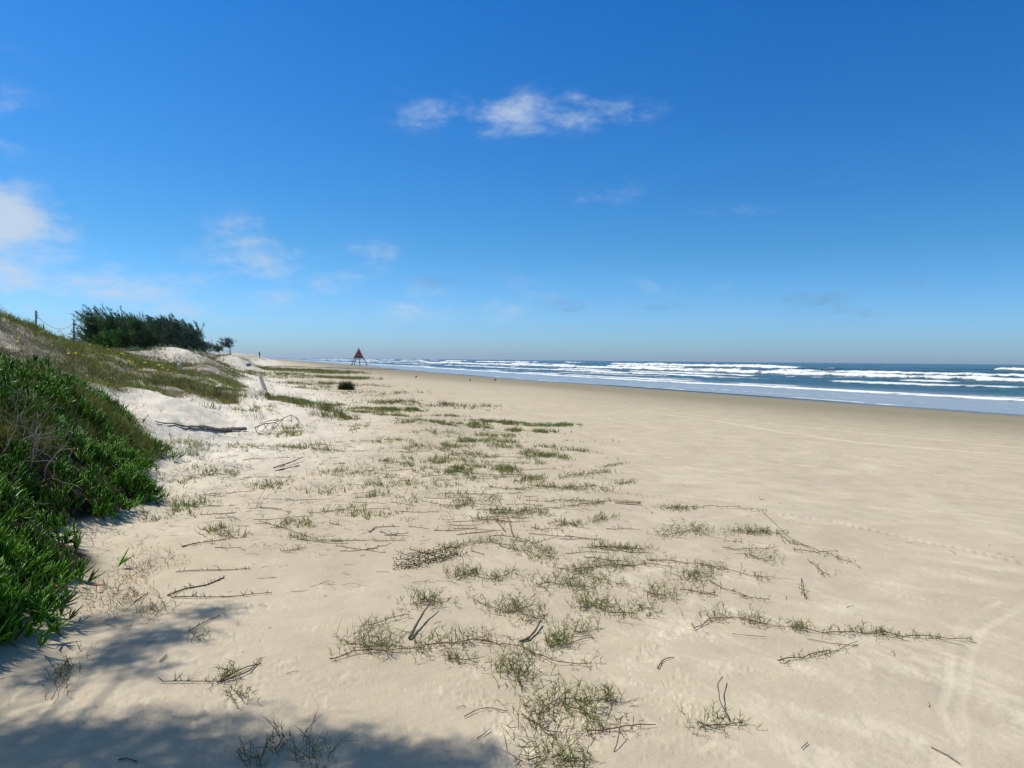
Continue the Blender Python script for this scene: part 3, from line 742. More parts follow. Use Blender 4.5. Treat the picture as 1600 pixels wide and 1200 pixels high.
# fine bare stems that creep across the loose sand, mostly towards the sea
def fine_stems():
    r = np.random.RandomState(272); paths, rads = [], []
    for _ in range(170):
        px = r.uniform(300, 960); py = 655+215*r.rand()
        if px > 640+ (py-640)*1.9 or px < 300: continue
        p = hit(px, py); dep = np.hypot(p[0], p[1]); ln = r.uniform(.15, .6)*min(1.5, dep/8); an = -YAW+r.normal(.02, .42)
        m_ = 9; t = np.linspace(0, ln, m_)
        q = np.stack([p[0]+t*math.cos(an), p[1]+t*math.sin(an)+.035*np.sin(t*9+r.rand()*6)+np.cumsum(r.normal(size=m_))*.012, t*0], 1)
        q[:, 2] = H(q[:, 0], q[:, 1])+.006
        paths.append(q); rads.append(np.linspace(.0035, .002, m_)*max(1, dep/9))
        for k in range(r.randint(2, 9)):
            j = r.randint(0, m_); d_ = np.array([r.normal()*.4, r.normal()*.4, 1])*r.uniform(.015, .05)
            paths.append(np.stack([q[j], q[j]+d_])); rads.append(np.array([.002, .0012])*max(1, dep/9))
    V, Q, T = tubes(paths, rads, 3)
    c = cmix(r, len(V)//1, (.12, .08, .045), (.22, .20, .09), .1)
    o = mesh_np('fine_stems', V, [Q, T], M_STEM, cols=c)
    tag(o, 'thin bare creeping stems lying across the loose sand between the grass patches', 'stems', kind='stuff')
fine_stems()

# ------------------------------------------------------------------ creeping grass runners, each a plant of its own
def resample(P, step):
    d = np.concatenate([[0], np.cumsum(np.linalg.norm(np.diff(P, axis=0), axis=1))])
    m = max(3, int(d[-1]/step)+1)
    t = np.linspace(0, d[-1], m)
    return np.stack([np.interp(t, d, P[:, k]) for k in range(3)], 1)
def shoot_mesh(P, hts, green, seed, wk=1.0):
    """one sprig a point: a forked stem with narrow blades"""
    r = np.random.RandomState(seed)
    B, D, Ln, W, C = [], [], [], [], []
    for p, h in zip(P, hts):
        ax = nrm(np.array([[r.normal()*.6, r.normal()*.6, 1.0]]))[0]
        segs = max(2, int(h/0.030))
        q = np.array(p, float)
        gcol = np.array(GREEN1)*green + np.array((0.20, 0.16, 0.07))*(1-green)
        for s_ in range(segs):
            st = h/segs*(0.75 if s_ else 0.9)
            B.append(q.copy()); D.append(ax); Ln.append(st*1.6); W.append(0.0032*wk); C.append(np.array(BROWN)*1.1 if s_ < segs*0.2 else gcol*1.0)
            q = q+ax*st
            for _ in range(r.randint(1, 4)):
                dd = nrm((ax*0.6+r.normal(size=3)*0.7)[None])[0]; dd[2] = abs(dd[2])*.9+0.08
                B.append(q.copy()); D.append(dd/np.linalg.norm(dd)); Ln.append(h*r.uniform(.35, .95)); W.append(0.0030*wk)
                t = r.rand()
                C.append((gcol*(1-t)+np.array(GREEN2 if green > .4 else STRAW)*t)*r.uniform(.6, 1.35))
            ax = nrm((ax+r.normal(size=3)*0.16)[None])[0]
    B, D, Ln, W, C = map(np.array, (B, D, Ln, W, C))
    bend = np.stack([r.normal(size=len(B))*.04, r.normal(size=len(B))*.04, -.03*r.rand(len(B))], 1)
    V, Q, T = blades(B, D, Ln, W, bend, seed)
    return V, Q, T, np.repeat(C, 5, 0)
RED = (0.20, 0.062, 0.032); BRN = (0.15, 0.10, 0.05); OLV = (0.18, 0.155, 0.06)
def runner(label, pts, n_sh, h, spread, green, stem=RED, thick=0.0032, name='grass_runner', group='creeping grass runners on the sand', side_runs=2, seed=0):
    r = np.random.RandomState(seed+1000)
    P = np.array([hit(*q) for q in pts])
    base = P[len(P)//2].copy()
    root = empty(name, base); tag(root, label, 'grass', group)
    Q_ = resample(P, 0.03)
    m = len(Q_)
    wob = 0.012
    Q_[:, 0] += wob*np.cumsum(r.normal(size=m))*.35*np.sin(np.linspace(0, math.pi, m)); Q_[:, 1] += wob*np.cumsum(r.normal(size=m))*.35*np.sin(np.linspace(0, math.pi, m))
    Q_[:, 2] = H(Q_[:, 0], Q_[:, 1])+0.006+0.014*np.abs(np.sin(np.arange(m)*.35+r.rand()*6))
    paths = [Q_]; rads = [np.linspace(thick, thick*.55, m)]
    for k in range(side_runs):
        a0 = r.randint(0, max(1, m-2)); ln = r.uniform(.12, .4)*min(1.4, max(.4, m*.03)); an = math.atan2(Q_[-1, 1]-Q_[0, 1], Q_[-1, 0]-Q_[0, 0])+r.choice([-1, 1])*r.uniform(.15, .7)
        t = np.linspace(0, ln, 10)
        sp = np.stack([Q_[a0, 0]+t*math.cos(an)+.01*r.normal(size=10).cumsum()*.5, Q_[a0, 1]+t*math.sin(an)+.01*r.normal(size=10).cumsum()*.5, t*0], 1)
        sp[:, 2] = H(sp[:, 0], sp[:, 1])+0.006+0.008*np.abs(np.sin(t*30))
        paths.append(sp); rads.append(np.linspace(thick*.7, thick*.35, 10))
    V, Qd, T = tubes(paths, rads, 4)
    mesh_np('stolon', V-base, [Qd, T], M_STEM, parent=root, smooth=True, cols=np.tile(stem, (len(V), 1))*(1+.25*r.normal(size=(len(V), 1))).clip(.5, 1.5))
    allp = np.concatenate(paths)
    w_ = np.concatenate([np.full(m, 1.0), np.full(len(allp)-m, .45)])
    # shoots gather into a few knots along the runner
    cen = r.randint(0, m, size=max(2, n_sh//14))
    pick = []
    for _ in range(n_sh):
        if r.rand() < 0.6:
            k = int(np.clip(cen[r.randint(len(cen))]+r.normal()*2.5, 0, m-1)); p = allp[k].copy(); sc_ = 1.0
        else:
            p = allp[r.choice(len(allp), p=w_/w_.sum())].copy(); sc_ = .7
        off_ = r.normal(size=2)*spread*sc_
        p[:2] += off_; p[2] = H(p[0], p[1]); pick.append(p)
    pick = np.array(pick)
    hts = h*r.uniform(.45, 1.15, len(pick))
    own = np.arange(len(pick)); near_ = np.linalg.norm(pick[:, None, :2]-pick[None, :, :2], axis=2) < 0.045
    for _ in range(40):
        own2 = np.where(near_, own[None, :], 10**6).min(1)
        if (own2 == own).all(): break
        own = own2
    for c_ in np.unique(own):
        V, Qd, T, C = shoot_mesh(pick[own == c_], hts[own == c_], min(1, green+.15), seed+5+c_, max(1, np.hypot(base[0], base[1])/6.5))
        mesh_np('sprig', V-base, [Qd, T], M_BLADE, parent=root, cols=C)
    return root
RUN = [
 # label, pixel line, shoots, height, spread, green, stem
 ('long red stemmed runner whose left tip reaches furthest towards the lower left sand', [(515, 1033), (560, 1021), (620, 1018), (660, 1017)], 14, .10, .02, .35, RED),
 ('tall open tangle of wiry sprigs standing above the long red runner tip', [(548, 1012), (566, 1010), (590, 1013), (604, 1012)], 26, .20, .05, .35, RED),
 ('short runner rising right from the wiry tangle, with a forked brown end', [(570, 980), (600, 973), (640, 962)], 10, .09, .02, .35, BRN),
 ('green knot of grass between two hanging sprigs above the leaning driftwood stick', [(645, 945), (668, 940), (690, 944)], 42, .12, .05, .8, BRN),
 ('row of fine spiky sprigs just right of the leaning driftwood stick', [(660, 1013), (700, 1008), (745, 1004), (770, 1006)], 44, .13, .05, .55, RED),
 ('thin bare red runner bridging the fine spiky row and the red branched tip', [(745, 1004), (790, 1012), (830, 1020)], 7, .07, .02, .4, RED),
 ('thick bare rust red runner tip pointing right below the curved dark stick', [(822, 1018), (850, 1028), (872, 1036), (925, 1040)], 12, .09, .03, .45, (.20, .045, .025)),
 ('upright column of pale green sprigs below the rust red runner tip', [(795, 1035), (806, 1060), (815, 1082)], 48, .14, .05, .65, BRN),
 ('low pair of tufts under the fine spiky row, left of the upright green column', [(700, 1030), (722, 1036), (745, 1034)], 18, .08, .03, .6, BRN),
 ('arched runner with a dark woody loop above the bottom grass tuft', [(838, 1122), (850, 1108), (872, 1098), (905, 1095), (938, 1100)], 44, .11, .04, .6, BRN),
 ('sprawling brown tangle hanging below the woody loop near the bottom edge', [(815, 1120), (835, 1130), (850, 1145), (880, 1150)], 32, .11, .05, .35, BRN),
 ('green diagonal runner descending from the woody loop to the red bare stem', [(880, 1102), (910, 1115), (940, 1135)], 32, .10, .04, .65, OLV),
 ('red bare stem with short side barbs at the lower end of the diagonal runner', [(920, 1146), (955, 1141), (1025, 1136)], 14, .06, .02, .3, RED),
 ('single spidery sprig at the right end of the stem above the diagonal runner', [(940, 1095), (955, 1098), (962, 1096)], 14, .12, .02, .5, BRN),
 ('small dense green tuft cut by the bottom edge of the picture', [(880, 1196), (895, 1194), (908, 1197)], 30, .12, .04, .75, BRN),
 ('bare wiry sprig in the tree shadow left of the bottom green tuft', [(825, 1195), (840, 1188), (850, 1194)], 10, .14, .03, .15, BRN),
 ('long runner at right, left half with tall open curls of stem', [(1085, 985), (1110, 972), (1150, 967), (1190, 978), (1225, 982)], 34, .12, .03, .35, RED),
 ('middle stretch of the long right hand runner with dense short curls', [(1230, 982), (1280, 990), (1330, 992), (1375, 990)], 48, .08, .035, .4, BRN),
 ('right stretch of the long right hand runner, ending in a bare straight tip', [(1375, 990), (1410, 996), (1450, 998), (1515, 1002)], 26, .06, .02, .45, BRN),
 ('bare side branch reaching down left from the long right hand runner', [(1215, 1037), (1265, 1026), (1300, 1020), (1340, 1006)], 22, .05, .02, .35, BRN),
 ('dense oval green cushion at the upper left of the forked right runner', [(1145, 832), (1170, 832), (1195, 832), (1215, 835)], 90, .08, .06, .75, OLV),
 ('forked runner trailing right from the oval green cushion to a bare tip', [(1215, 834), (1235, 850), (1275, 861), (1305, 872), (1345, 889)], 22, .05, .03, .4, BRN),
 ('short straight dark stem crossing the forked right runner', [(1240, 862), (1275, 864), (1310, 864)], 5, .04, .02, .3, BRN),
 ('shaggy cushion left of the oval one, with two trailing tails', [(1035, 838), (1060, 835), (1085, 828)], 66, .10, .07, .65, OLV),
 ('long wavy tail running right from the shaggy cushion', [(1090, 832), (1120, 843), (1160, 850)], 16, .05, .03, .45, OLV),
 ('small round tuft between the wavy tail and the forked runner', [(1170, 868), (1185, 875), (1205, 872)], 30, .07, .05, .6, OLV),
 ('straight brown runner with a hooked end under the wavy tail', [(1130, 858), (1160, 860), (1215, 858)], 10, .05, .03, .4, BRN),
 ('long dark runner crossing from the middle patch towards the right sand', [(1010, 876), (1060, 880), (1110, 886), (1160, 898), (1198, 906)], 52, .07, .04, .5, RED),
 ('matted green heap where the long dark runner meets its lower branches', [(1070, 908), (1090, 897), (1108, 902)], 60, .09, .06, .6, BRN),
 ('lower branch leaving the matted heap and thinning to a straight point', [(1110, 912), (1140, 924), (1170, 934), (1203, 941)], 14, .05, .02, .4, BRN),
 ('short reddish runner lying under the matted heap', [(1062, 925), (1090, 928), (1118, 930)], 20, .06, .03, .45, RED),
 ('flat green strip with two knots above the middle of the grass field', [(910, 858), (945, 857), (980, 860), (1010, 862)], 80, .07, .05, .65, OLV),
 ('dark green central mat joined to the straight red runner on its right', [(900, 892), (935, 888), (965, 886), (985, 886)], 84, .09, .06, .65, OLV),
 ('straight red runner pointing right from the dark central mat', [(965, 886), (1000, 885), (1050, 887)], 8, .04, .02, .4, RED),
 ('olive slope of shoots descending right below the central mat', [(870, 888), (900, 896), (935, 906), (985, 917)], 60, .07, .05, .5, OLV),
 ('curved band of shoots forming the left rim of the bare sand hollow', [(760, 845), (790, 855), (830, 868), (850, 876)], 56, .08, .05, .6, OLV),
 ('arched brown band over the bare sand hollow', [(795, 845), (825, 848), (850, 862), (862, 880)], 52, .09, .05, .5, BRN),
 ('broad spiky mat below the central mat, with a straight right hand tip', [(840, 918), (865, 912), (890, 916), (930, 921)], 84, .10, .07, .65, OLV),
 ('pair of upright tufts right of the broad spiky mat', [(905, 955), (925, 947), (945, 955)], 50, .12, .05, .55, OLV),
 ('light sprigs linking the upright pair to the lone spiky crown', [(950, 962), (985, 960), (1010, 950)], 40, .08, .05, .5, OLV),
 ('lone spiky crown on clear sand above a pale footprint', [(1018, 932), (1030, 930), (1042, 934)], 26, .13, .03, .6, BRN),
 ('leaning green comb of grass with an outstretched tip, top left of the field', [(692, 858), (715, 856), (752, 845)], 44, .08, .04, .7, OLV),
 ('dense blue green spray left of the hollow, slanting up to the right', [(712, 905), (730, 900), (745, 892)], 56, .11, .04, .75, OLV),
 ('loose sprigs trailing right from the blue green spray', [(745, 902), (770, 908), (795, 898)], 36, .08, .05, .6, OLV),
 ('curly light patch over churned sand below the blue green spray', [(742, 940), (770, 950), (800, 960), (818, 945)], 66, .10, .06, .55, OLV),
 ('thin sprig standing alone below the curly patch, beside the curved dark stick', [(825, 975), (835, 968), (842, 972)], 22, .10, .03, .5, BRN),
 ('spiky green pair right of the curved dark stick', [(860, 1012), (872, 1008), (885, 1000)], 36, .12, .03, .65, OLV),
 ('sparse open sprigs above the spiky green pair', [(890, 985), (905, 992), (925, 984)], 16, .13, .03, .4, OLV),
 ('upright dry sprig alone on the right hand sand', [(1252, 905), (1255, 920), (1257, 936)], 9, .05, .01, .3, BRN),
 ('thin tail with two small crosses above the upright dry sprig', [(1262, 876), (1275, 890), (1296, 902)], 9, .05, .015, .3, BRN),
 ('low barbed stem with a tall arched whip, right of the bottom tangle', [(1090, 1135), (1110, 1140), (1140, 1136), (1165, 1134)], 20, .09, .03, .35, BRN),
 ('green bushy knot under the pale driftwood flake', [(765, 803), (775, 802), (790, 804)], 60, .09, .05, .8, BRN),
 ('brown left arm of grass beside the pale driftwood flake', [(710, 795), (730, 790), (750, 788)], 34, .08, .05, .4, BRN),
 ('shaggy dark mat right of the green bushy knot', [(805, 803), (825, 800), (850, 806)], 60, .09, .06, .6, BRN),
 ('long rising stem from the shaggy dark mat towards the tyre print', [(840, 798), (880, 794), (920, 788), (955, 783), (1000, 790)], 48, .06, .03, .45, BRN),
 ('drooping sprigs hanging below the green bushy knot', [(740, 812), (760, 815), (790, 818)], 30, .09, .06, .45, BRN),
 ('dark slanting comb on clear sand right of the drooping sprigs', [(870, 824), (885, 818), (900, 824)], 50, .07, .04, .65, BRN),
 ('barbed line of shoots left of the dark slanting comb', [(830, 826), (850, 828), (875, 829)], 22, .05, .04, .4, BRN),
 ('small tuft with a straight tail, nearest the tyre print', [(925, 818), (937, 812), (950, 810)], 30, .09, .03, .65, BRN),
 ('flat green tuft at the start of the tyre print', [(1042, 795), (1060, 794), (1075, 796)], 60, .06, .06, .7, OLV),
 ('thin stem running beside the tyre print', [(1070, 795), (1110, 792), (1150, 794), (1195, 799)], 14, .04, .03, .45, BRN),
 ('dense olive rise with a long straight right tail', [(875, 748), (900, 744), (925, 741), (955, 738)], 80, .07, .08, .6, OLV),
 ('scruffy olive patch below the dense olive rise', [(875, 765), (900, 762), (930, 760), (945, 770)], 90, .07, .09, .5, OLV),
 ('slim dark wedge of grass isolated at the upper right of the field', [(942, 730), (955, 728), (975, 725)], 30, .05, .05, .65, OLV),
 ('small dry fan of grass right of the scruffy olive patch', [(966, 758), (978, 755), (990, 752)], 30, .07, .04, .35, BRN),
 ('pale wide patch of sprigs above the shaggy dark mat', [(850, 785), (880, 782), (910, 785)], 50, .05, .09, .45, OLV),
 ('small round sprigs near the arrow of the animal prints', [(765, 762), (790, 765), (820, 766)], 36, .05, .08, .5, OLV),
 # left side
 ('brown fan of bare sprigs standing in the shade near the ice plants', [(236, 965), (240, 962), (245, 950)], 14, .13, .03, .2, BRN),
 ('small tuft at the fork of the two woody stems near the tree shadow', [(345, 1063), (352, 1062), (362, 1058)], 18, .08, .02, .45, BRN),
 ('wispy upright tuft on sunlit sand above the fork of woody stems', [(308, 1000), (312, 998), (318, 996)], 9, .08, .02, .4, BRN),
 ('hanging chain of small sprigs below the fork of woody stems', [(366, 1080), (372, 1092), (380, 1100)], 16, .06, .02, .4, BRN),
 ('scrubby sprigs in line down the shaded sand at lower left', [(110, 1040), (96, 1065), (82, 1085), (80, 1100)], 26, .07, .03, .35, BRN),
 ('thin bare shrublet in the bottom tree shadow, left of the bottom middle', [(470, 1192), (478, 1188), (485, 1192)], 14, .16, .04, .2, BRN),
 ('smaller bare shrublet in the bottom tree shadow', [(395, 1192), (402, 1188), (408, 1192)], 9, .12, .02, .2, BRN),
 ('leaning bare twig plant between the two shrublets', [(430, 1178), (436, 1172), (440, 1160)], 8, .12, .02, .2, BRN),
 ('young pale grass row in front of the middle white sand', [(690, 815), (680, 830), (560, 835)], 0, .05, .02, .5, OLV),
 ('barbed row of grass on white sand, left of the pale field', [(480, 803), (520, 800), (560, 790)], 30, .06, .04, .4, OLV),
 ('olive clump beside a long straight dark stem in the left middle', [(437, 826), (445, 820), (452, 815)], 26, .08, .03, .5, OLV),
 ('grey green sprigs on the stem below the olive clump', [(455, 838), (470, 845), (530, 847)], 24, .06, .03, .4, OLV),
 ('pale green sprigs standing alone at the foot of the ice plants', [(330, 832), (350, 838), (365, 842)], 22, .09, .03, .45, OLV),
]
RUN = [t for t in RUN if t[2] > 0]
for k, t in enumerate(RUN):
    sr = 3 if t[2] > 30 else (1 if t[2] > 15 else 0)
    runner(t[0], t[1], int(t[2]*1.7), t[3]*.72, t[4]*1.6, t[5], t[6], seed=k*7+1, side_runs=sr)

# creeping plant with small round leaves and red stems
P = np.array([hit(*q) for q in [(618, 886), (640, 884), (665, 877), (690, 870), (705, 864)]])
base = P[2].copy(); r = np.random.RandomState(301)
root = empty('creeping_herb', base); tag(root, 'low creeping herb with small round green leaves on red stems, left of the grass field', 'plant')
Q_ = resample(P, .03); paths, rads = [], []
for k in range(3):
    q = Q_+np.array([r.normal()*.03, r.normal()*.05, 0]); q[:, :2] += np.cumsum(r.normal(size=(len(q), 2))*.008, 0); q[:, 2] = H(q[:, 0], q[:, 1])+.008+.02*r.rand()
    paths.append(q); rads.append(np.full(len(q), .0028))
V, Qd, T = tubes(paths, rads, 4)
mesh_np('stem', V-base, [Qd, T], M_STEM, parent=root, smooth=True, cols=np.tile(RED, (len(V), 1)))
B = np.concatenate(paths); B = np.repeat(B, 9, 0)+r.normal(size=(len(B)*9, 3))*np.array([.035, .035, .012]); B[:, 2] = np.maximum(B[:, 2], H(B[:, 0], B[:, 1])+.004)
n_ = len(B); D = dirs(r, n_, .8); s1 = nrm(np.cross(D, r.normal(size=(n_, 3)))); Wd = .006; Ln = .015
V = np.stack([B, B+D*Ln*.35+s1*Wd, B+D*Ln*.8+s1*Wd*.7, B+D*Ln, B+D*Ln*.8-s1*Wd*.7, B+D*Ln*.35-s1*Wd], 1).reshape(-1, 3)
i = np.arange(n_)[:, None]*6+np.arange(6)[None]
cc = np.where((r.rand(n_) < .25)[:, None], np.array([.24, .12, .08]), cmix(r, n_, (.08, .13, .04), (.16, .20, .08)))
mesh_np('leaves', V-base, [i], M_BLADE, parent=root, cols=np.repeat(cc, 6, 0))

# ------------------------------------------------------------------ sticks and driftwood
def stick(label, pts, r0_, r1_, m=M_DRY, lift=0.01, barbs=0, name='stick', cat='stick', ends=None, seed=0, group=None):
    r = np.random.RandomState(seed+400)
    P = np.array([hit(*q) for q in pts])
    if ends is not None: P[:, 2] += np.array(ends)
    base = P[0].copy()
    P = resample(P, .03); m_ = len(P)
    P[:, :2] += np.cumsum(r.normal(size=(m_, 2))*.0015, 0)
    if ends is None: P[:, 2] = H(P[:, 0], P[:, 1])+lift*.6+r.rand()*.003+.003*np.sin(np.arange(m_)*.4)
    paths = [P-base]; rads = [np.linspace(r0_, r1_, m_)*.8*(1+.15*r.normal(size=m_)).clip(.6, 1.5)]
    for k in range(barbs):
        j = r.randint(0, m_); d = nrm(np.array([[r.normal(), r.normal(), .8+r.rand()]]))[0]*r.uniform(.012, .05)
        paths.append(np.stack([P[j]-base, P[j]-base+d*.6, P[j]-base+d])); rads.append(np.array([.0022, .0018, .001]))
    V, Qd, T = tubes(paths, rads, 6)
    o = mesh_np(name, V, [Qd, T], m, smooth=True, cols=np.tile(BRN, (len(V), 1)))
    o.location = tuple(base); tag(o, label, cat, group)
    return o
stick('dark driftwood stick leaning up to the right out of the grass sprigs', [(640, 1000), (652, 985), (664, 968), (676, 954)], .012, .004, ends=[.01, .03, .05, .07])
stick('curved dark stick with broken end in the middle of the near grass', [(812, 1005), (826, 1002), (838, 992), (846, 978)], .010, .006, ends=[.01, .015, .02, .03])
stick('straight dark barbed runner stem, middle one of three near the tree shadow', [(262, 932), (290, 922), (322, 916), (350, 904)], .007, .005, barbs=22)
stick('straight dark barbed runner stem, lowest of three near the tree shadow', [(268, 935), (320, 935), (370, 933), (424, 929)], .005, .003, barbs=22)
stick('thin straight brown stem, topmost of three near the tree shadow', [(275, 895), (320, 893), (390, 891)], .004, .003, barbs=12)
stick('short stick beside the bare sprigs left of the barbed stems', [(210, 942), (220, 937), (232, 929)], .006, .004)
stick('straight thin woody stem leading left to the small fork tuft', [(255, 1067), (290, 1068), (335, 1068)], .0035, .003, barbs=8)
stick('upper woody branch of the fork by the tree shadow', [(340, 1069), (365, 1056), (388, 1045), (410, 1040)], .005, .003, barbs=8)
stick('lower woody branch of the fork by the tree shadow', [(345, 1068), (372, 1060), (392, 1052), (410, 1030)], .005, .003, barbs=4)
stick('brown stick in the tree shadow, slanting up to the right', [(295, 988), (315, 978), (345, 963)], .0035, .003, barbs=4)
stick('short dark splinter on sand below the slanting shaded stick', [(250, 1036), (262, 1026)], .004, .003)
stick('small bent twig at the right, above the pale arc in the lower sand', [(1028, 1046), (1036, 1036), (1046, 1031), (1056, 1030)], .005, .003)
stick('tall arched dry whip rising from the low barbed stem', [(1130, 1066), (1124, 1085), (1128, 1110), (1142, 1130)], .003, .003, ends=[.03, .05, .04, .01])
stick('narrow folded stem loop right of the spiky green pair', [(893, 1006), (910, 1002), (928, 999), (926, 994), (905, 1000)], .003, .002)
stick('dark stick on sand below the sunlit creeping herb, barbed', [(577, 832), (590, 825), (605, 824), (625, 823)], .006, .003, barbs=12)
stick('straight stem below the olive clump in the left middle', [(405, 815), (430, 822), (500, 847), (535, 847)], .004, .003, barbs=8)
stick('long dark rooty stem near the ice plants, left middle', [(285, 855), (310, 850), (345, 845), (360, 842)], .007, .003, barbs=10)
stick('crossed dry stick, upper of the pair on pale sand', [(428, 733), (450, 728), (473, 720)], .011, .009, ends=[.02, .04, .06])
stick('crossed dry stick, lower of the pair on pale sand', [(430, 737), (450, 732), (468, 728)], .012, .008)
stick('small vertical twig poking from the sand at the bottom right of the field', [(960, 1176), (966, 1168), (972, 1152)], .003, .002, ends=[.005, .02, .05])
stick('bare dark root hanging below the green bushy knot', [(790, 832), (783, 822), (775, 812)], .007, .003)
stick('forked dark root right of the hanging root', [(803, 840), (798, 822), (792, 808)], .007, .003)
stick('long thin dark stem on white sand in the left middle', [(420, 770), (405, 785), (395, 800)], .003, .002, ends=[.1, .05, .0])
stick('straight thin branch at the right hand field edge near the animal prints', [(1262, 1000), (1300, 1008), (1345, 1012)], .0025, .002)
stick('dark seaweed coil in the front left tree shadow', [(185, 1190), (200, 1188), (215, 1195)], .005, .003)
for k, (pp, lb) in enumerate([([(725, 1122), (745, 1111), (765, 1108), (790, 1113)], 'arched thin stem left of the bottom tangle'), ([(745, 1156), (758, 1148), (766, 1140)], 'small dark twig between two pale scuffs'),
                ([(1190, 800), (1230, 840), (1280, 868)], 'pale straight stem beside the forked right runner'), ([(1455, 1170), (1478, 1182), (1500, 1197)], 'thin diagonal stem at the lower right corner'),
                ([(1145, 992), (1170, 996), (1195, 997)], 'thin dry stem under the curls of the right hand runner'), ([(1252, 1172), (1262, 1163)], 'tiny twig near the bottom right footprints')]):
    stick(lb, pp, .0028, .002, seed=k+60)

# plank shaped log on the dune slope
a_ = hit(243, 662); b_ = hit(384, 673)
mid = (a_+b_)/2; ln = np.linalg.norm(b_-a_)
r = np.random.RandomState(31)
dx = (b_-a_)/ln; sd = nrm(np.cross(dx, [0, 0, 1])[None])[0]; uz = np.cross(sd, dx)
paths, rads = [], []
for k, (t0, t1, o1, o2, rr0) in enumerate([(0, 1, 0, 0.02, .030), (.3, .97, .035, .035, .024), (.45, 1.0, -.02, .045, .020), (.1, .8, .02, .0, .018)]):
    t = np.linspace(t0, t1, 24)
    q = a_+(b_-a_)*t[:, None]+sd*o1+uz*(o2+.03)+r.normal(size=(24, 3))*.003
    q[:, 2] = H(q[:, 0], q[:, 1])+o2+rr0*.6
    paths.append(q-mid); rads.append(rr0*np.linspace(.35, 1, 24)*(1+.12*r.normal(size=24)))
o = tube_obj('driftwood_log', paths, rads, M_WOOD, k=8); o.location = tuple(mid)
tag(o, 'long grey split driftwood log lying on the pale dune slope', 'driftwood')
# dead branch with forks
a_ = hit(400, 668)
def rp(px, py, dz): p = hit(px, 676); d = raydir(px, py); f = np.dot(p-CP, np.array(fw))/np.dot(d, np.array(fw)); q = CP+d*f; return q+np.array([0, dz*.6, 0])
br = [[(398, 668), (412, 662), (430, 660), (445, 652), (455, 648), (462, 652), (470, 662), (478, 673)], [(398, 668), (402, 678)], [(412, 662), (418, 672)], [(420, 662), (408, 676)], [(430, 660), (424, 674), (420, 678)],
      [(445, 652), (432, 666), (418, 674)], [(440, 660), (442, 670), (450, 678)], [(455, 648), (456, 662)], [(430, 660), (436, 664), (428, 670)], [(412, 662), (404, 666), (400, 675)], [(436, 655), (420, 657), (406, 662)], [(462, 652), (466, 655), (468, 668)]]
paths = []; r = np.random.RandomState(5)
for k, q in enumerate(br):
    dz = r.uniform(-.15, .15); paths.append(resample(np.array([rp(x_, y_, dz) for x_, y_ in q]), .04)-a_)
o = tube_obj('dead_branch', paths, [np.linspace(.012 if k == 0 else .008, .004, len(p)) for k, p in enumerate(paths)], M_DRY, k=5)
o.location = tuple(a_); tag(o, 'dead forked branch arching over the white sand beside the log', 'branch')
# pale flake of driftwood near the tyre print
o_ = hit(980, 788); t = np.linspace(-.5, .5, 14)
paths = [np.stack([t*.30*math.cos(-.5)+k*.004, t*.30*math.sin(-.5)+k*.016, .022+.012*np.cos(t*3)+0*t+k*.004], 1) for k in range(-1, 2)]
o = tube_obj('driftwood_flake', paths, [.009*(1-.9*np.abs(t)**2*2.2).clip(.1, 1) for _ in paths], mat('pale_wood', (.46, .36, .22), .85, noise=(30, .4)), k=6); o.location = tuple(o_)
tag(o, 'pale flat driftwood flake lying at the end of the tyre print', 'driftwood')
# grey dead shrub in the hollow of the bank
base = hit(30, 745); r = np.random.RandomState(77)
root = empty('dead_shrub', base); tag(root, 'bare grey dead shrub in the dark hollow of the ice plant bank', 'shrub')
def grow(p, d, ln, rad, dep, paths, rads):
    m_ = 7; q = [p]
    for k in range(m_-1):
        d = nrm((d+r.normal(size=3)*.20)[None])[0]; q.append(q[-1]+d*ln/(m_-1))
    q = np.array(q); paths.append(q); rads.append(np.linspace(rad, rad*.55, m_))
    if dep:
        for _ in range(r.randint(2, 4)):
            j = r.randint(2, m_); grow(q[j], nrm((d+r.normal(size=3)*.65)[None])[0], ln*r.uniform(.5, .8), rad*.55, dep-1, paths, rads)
for k in range(7):
    paths, rads = [], []
    st = np.array([r.uniform(-.25, .2), r.uniform(-.5, .5), 0])
    st[2] = H(base[0]+st[0], base[1]+st[1])-base[2]
    grow(st, nrm(np.array([[.35+r.normal()*.35, r.normal()*.5-.2, .75]]))[0], r.uniform(.35, .55), .007, 3, paths, rads)
    tube_obj('branch', paths, rads, M_GREY, parent=root, k=4)

M_POST = mat('silver_post', (.60, .55, .46), .85, noise=(18, .4), bump=.004, bscale=60)
# ------------------------------------------------------------------ weathered fence posts
def post(label, px, py, top, depth, rad, lean):
    b_ = hit(px, py); dep = np.dot(b_-CP, np.array(fw)); h = top*dep/FPX
    m_ = 9; t = np.linspace(-.25, 1, m_)
    P = np.stack([lean*h*t*math.cos(YAW), -lean*h*t*math.sin(YAW), h*t], 1)
    rd = rad*(1+.07*np.random.RandomState(int(px)).normal(size=m_))*np.linspace(1.08, .92, m_)
    root = empty('wooden_post', b_); tag(root, label, 'post', 'weathered posts in the dune')
    tube_obj('shaft', [P], [rd], M_POST, parent=root, k=9)
    rr = rad*.9
    tube_obj('split_top', [np.stack([P[-1]+[rr*.3, 0, -.01], P[-1]+[rr*.25, 0, .04+rad*.2]]), np.stack([P[-1]+[-rr*.45, 0, -.01], P[-1]+[-rr*.5, 0, .015]])], [np.array([rr*.55, rr*.35]), np.array([rr*.4, rr*.3])], M_POST, parent=root, k=6)
post('grey weathered wooden post leaning left among grass, nearer the beach', 414, 609, 22, 0, .085, -.35)
post('grey weathered wooden post among yellow flowers, further inland', 284, 582, 14, 0, .09, -.3)

